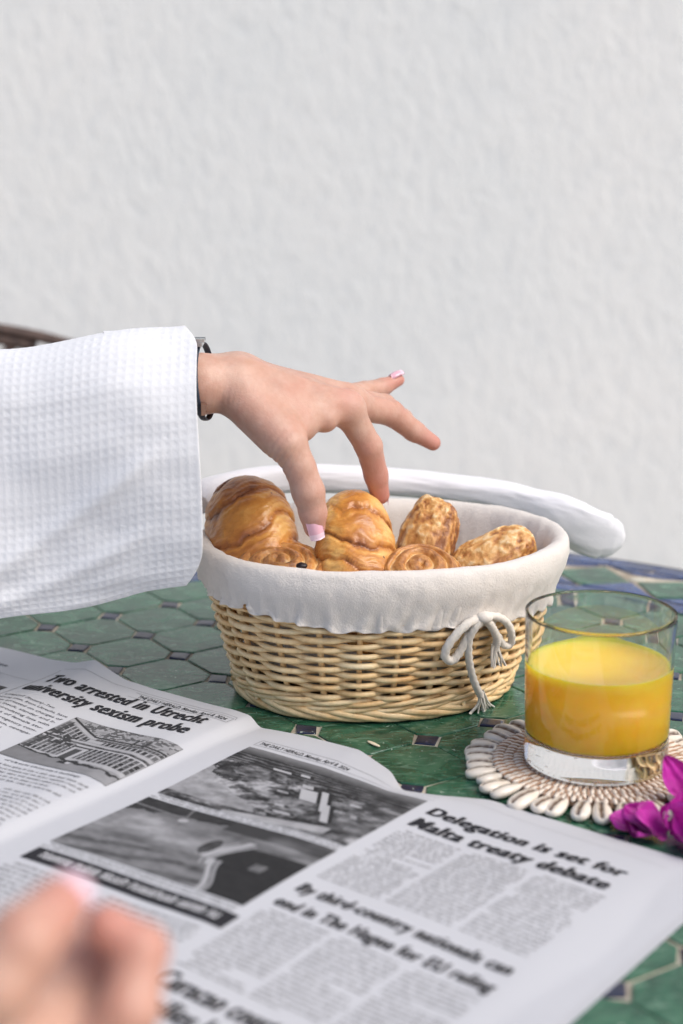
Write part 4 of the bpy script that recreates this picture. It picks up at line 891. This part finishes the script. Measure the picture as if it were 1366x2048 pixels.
    palm2 = [(D(-90, 2110, 45.6), D(150, 2075, 47.8), 1.7, 1.5), (D(70, 2010, 48.6), D(190, 1975, 49), 1.2, 1.0), (D(90, 1945, 48.9), D(200, 1900, 49), .95, .8), (D(-60, 2170, 47.2), D(160, 2130, 48.4), 1.5, 1.1), (E, W, 3.0, 1.9), (W, D(-120, 2330, 46), 1.9, 1.6), (W, I0, 2.0, 1.2), (W, T0, 1.9, 1.3), (T0, I0, 1.2, 1.1), (D(-120, 2330, 46), D(30, 2420, 49), 1.6, 1.1)]
    th2 = [(W, T0, 1.4, 1.2), (T0, T1, 1.2, 1.02), (T1, T2, 1.02, .98), (T2, T3, .98, .80)]
    in2 = [(I0, I1, 1.05, .88), (I1, I2, .88, .78), (I2, I3, .78, .66)]
    md2 = [(D(30, 2350, 48.6), D(216, 2130, 48.6), 1.0, .9), (D(216, 2130, 48.6), D(226, 2000, 49), .88, .78), (D(226, 2000, 49), D(120, 1940, 48.8), .78, .7)]
    rg2 = [(D(0, 2420, 49.6), D(150, 2250, 50), .95, .85), (D(150, 2250, 50), D(170, 2150, 50.4), .84, .75), (D(170, 2150, 50.4), D(90, 2100, 50.2), .75, .62)]
    V, Fc = sdf_surface([palm2, th2, in2, md2, rg2], .8, .5, .11)
    red = red_map(V, [(T3, 1.4, .8), (I3, 1.5, .9), (I2, 1.3, .6), (I1, 1.2, .4)])
    hd = part('hand', V, Fc, M['skin'], pr, attrs={'red': red})
    nail(hd, T3 + np.array([.28, -.30, .62]) * .95, T3 - T2, (.25, -.55, .8), 1.2, 1.5)
    n, m = 40, 60; u = np.linspace(0, 1, n)[:, None]; a = (np.arange(m) / m * 2 * np.pi)[None]; A0 = D(-640, 2440, 45); A1 = E + (E - W) * .25; T = nrm(A1 - A0); s1 = nrm(np.cross(T, (0, 0, 1))); s2 = np.cross(s1, T)
    P = (A0 + (A1 - A0) * u[..., None]) + (4.2 + 1.2 * u)[..., None] * (np.cos(a)[..., None] * s1 + np.sin(a)[..., None] * s2); P = P + .3 * fbm(P * .5, 3, 4)[..., None] * s2
    part('robe_sleeve', P.reshape(-1, 3), gridf(n, m, False, True), M['robe'], pr)
def vertex_normals(V, F):
    n = np.cross(V[F[:, 2]] - V[F[:, 0]], V[F[:, 3]] - V[F[:, 1]]); N = np.zeros_like(V)
    for i in range(4): np.add.at(N, F[:, i], n)
    N = nrm(N); c = V.mean(0)
    # orient outwards by majority
    e = np.mean([1 if (N[k] @ (V[k] - c)) > 0 else -1 for k in range(0, len(V), max(1, len(V) // 400))]); return N if e > 0 else -N
def grid_normals(P):
    du = np.gradient(P, axis=0); dv = np.roll(P, -1, 1) - np.roll(P, 1, 1); n = nrm(np.cross(du, dv)); c = P.mean(1, keepdims=True)
    return np.where((n * (P - c)).sum(-1, keepdims=True) > 0, n, -n)
person()

# ------------------------------------------------------------------ bougainvillea, crumb, chair
def bract(parent, base, along, up, L, W, seed, cup=.35, curl=.3):
    y = nrm(along); z = nrm(np.asarray(up, float) - y * (np.asarray(up) @ y)); x = np.cross(y, z); n, m = 22, 18
    u, s = np.meshgrid(np.linspace(0, 1, n), np.linspace(-1, 1, m), indexing='ij'); w = W * .5 * np.sin(np.pi * np.clip(u * .93 + .035, 0, 1) ** .8) ** .75
    f = fbm(v3(u * 3, s * 2, seed), 3, seed)
    P = np.asarray(base) + (s * w)[..., None] * x + (u * L)[..., None] * y + (cup * W * .5 * s ** 2 * np.sin(np.pi * u) + curl * L * (u - .5) ** 2 + .22 * f + .05 * np.sin(s * 9) * u)[..., None] * z
    P[..., 2] = np.maximum(P[..., 2], .1); k = n * m
    V = np.vstack([P.reshape(-1, 3), (P - .03 * z).reshape(-1, 3)]); F = gridf(n, m).tolist() + [q[::-1] for q in gridf(n, m, off=k).tolist()]
    part('petal', V, F, M['petal'], parent)
def flowers():
    t = thing('bougainvillea_sprig', (20, 83, 0), 'magenta bougainvillea blossoms lying between the coaster and the newspaper', 'flower')
    L = [((17.2, 81.0, .3), (-.55, -.25, .45), (0, -.6, 1), 2.6, 2.2), ((17.2, 81.0, .4), (-.9, .1, .3), (0, -.4, 1), 2.4, 1.9), ((17.6, 80.8, .4), (.2, -.5, .8), (-.6, -1, .4), 2.6, 2.3),
         ((18.6, 80.2, .3), (-.3, .25, .8), (.3, -1, .2), 2.4, 2.2), ((18.8, 80.0, .4), (.35, -.2, .8), (0, -1, .4), 2.8, 2.4), ((19.2, 79.6, .3), (.8, -.5, .3), (0, -.6, 1), 2.8, 2.4), ((18.6, 79.6, .3), (-.2, -.8, .25), (0, -.3, 1), 2.4, 2.2),
         ((20.0, 80.6, .5), (.6, .2, .8), (.3, -1, .4), 3.0, 2.3), ((20.4, 80.0, .4), (.9, -.1, .5), (0, -.8, .7), 2.8, 2.4), ((19.0, 84.4, .9), (-.5, .0, .85), (.2, -1, .2), 2.7, 1.7), ((19.4, 84.2, .9), (.6, -.2, .8), (.2, -1, .3), 2.8, 1.9), ((20.6, 83.2, .4), (.8, -.3, .5), (0, -.8, .8), 3, 2.4), ((20.2, 82.4, .4), (.1, -.5, .6), (0, -1, .8), 2.8, 2.4)]
    L += [((16.2, 81.6, .3), (-.95, .25, .12), (-.1, -.3, 1), 1.9, 2.0), ((16.4, 81.2, .3), (-.5, -.7, .15), (0, -.3, 1), 1.8, 1.9), ((16.6, 81.2, .3), (-.7, .15, .5), (-.3, -.8, .8), 2.0, 2.0), ((18.2, 80.6, .5), (-.1, -.1, 1), (.1, -1, .1), 2.6, 2.5), ((19.6, 79.2, .3), (.3, -.6, .5), (0, -.8, .7), 2.6, 2.6)]
    for k, (b, al, up, l, w) in enumerate(L): bract(t, b, al, up, l, w, 3 + k)
    for b, al in (((19.6, 80.2, .6), (.3, -.4, .9)), ((17.4, 80.9, .6), (-.2, -.6, .8)), ((20.2, 83.4, .6), (.2, -.5, .8))):
        e = np.asarray(b) + nrm(al) * 1.3; part('flower_tube', *tube([b, (np.asarray(b) + e) / 2, e], [.08, .11, .14], 7), M['petal'], t)
        a = np.arange(5) / 5 * 2 * np.pi; part('floret', *join([ellipsoid(e + .17 * np.array([math.cos(q), 0, math.sin(q)]), (.13, .08, .13), 6, 8) for q in a]), M['cream2'], t)
flowers()
V, F = ellipsoid((0, 0, 0), (.62, .15, .05), 8, 12); c = np.array([1.95, 93.8, .12]); cr, sr = math.cos(-.9), math.sin(-.9)
V = np.c_[V[:, 0] * cr - V[:, 1] * sr, V[:, 0] * sr + V[:, 1] * cr, V[:, 2]] + c
single('pastry_flake', tuple(c), V, F.tolist(), M['flake'], 'pale pastry flake lying on a green tile in front of the basket', 'crumb')
def chair():
    t = thing('iron_chair', (-46, 170, -74), 'dark wrought iron garden chair behind the sleeve by the wall', 'chair')
    a = np.linspace(0, np.pi, 50); c = np.array([-50., 172.])
    ar = np.c_[c[0] + 34 * np.sign(np.cos(a)) * np.abs(np.cos(a)) ** .8, np.full(50, c[1]), -6 + 21.6 * np.sin(a) ** .62]
    leg = lambda x: np.linspace([x, c[1], -74], [x, c[1], -6], 12)
    part('back_frame', *tube(np.vstack([leg(c[0] + 34)[:-1], ar, leg(c[0] - 34)[::-1][1:]]), .62, 8), M['iron'], t)
    for k in (-1, 1):
        sp = np.array([(c[0] + k * (10 + (9.5 - r) * math.cos(q)), c[1], 5.5 + (9.5 - r) * math.sin(q)) for q, r in zip(np.linspace(1.9, 9.5, 60), np.linspace(0, 7, 60))])
        part('scroll', *tube(sp, .55, 8), M['iron'], t)
        part('leg', *tube(np.linspace([c[0] + k * 24, c[1] - 40, -74], [c[0] + k * 24, c[1] - 38, -29], 6), .8, 8), M['iron'], t)
        part('bar', *tube(spline([(c[0] + k * 5, c[1], -28), (c[0] + k * 4, c[1], -8), (c[0] + k * 9, c[1], 6), (c[0] + k * 17, c[1], 14.5)], 30), .5, 8), M['iron'], t)
    part('crest', *tube(spline([(c[0] - 18, c[1], 13.0), (c[0] - 8, c[1], 14.5), (c[0], c[1], 12), (c[0] + 8, c[1], 14.5), (c[0] + 18, c[1], 13.0)], 40), .6, 8), M['iron'], t)
    V, F = lathe([(0, -28), (24, -28), (25.5, -28.8), (24, -30), (0, -30)], (c[0], c[1] - 22, 0), 48); part('seat', V, F, M['iron'], t)
chair()
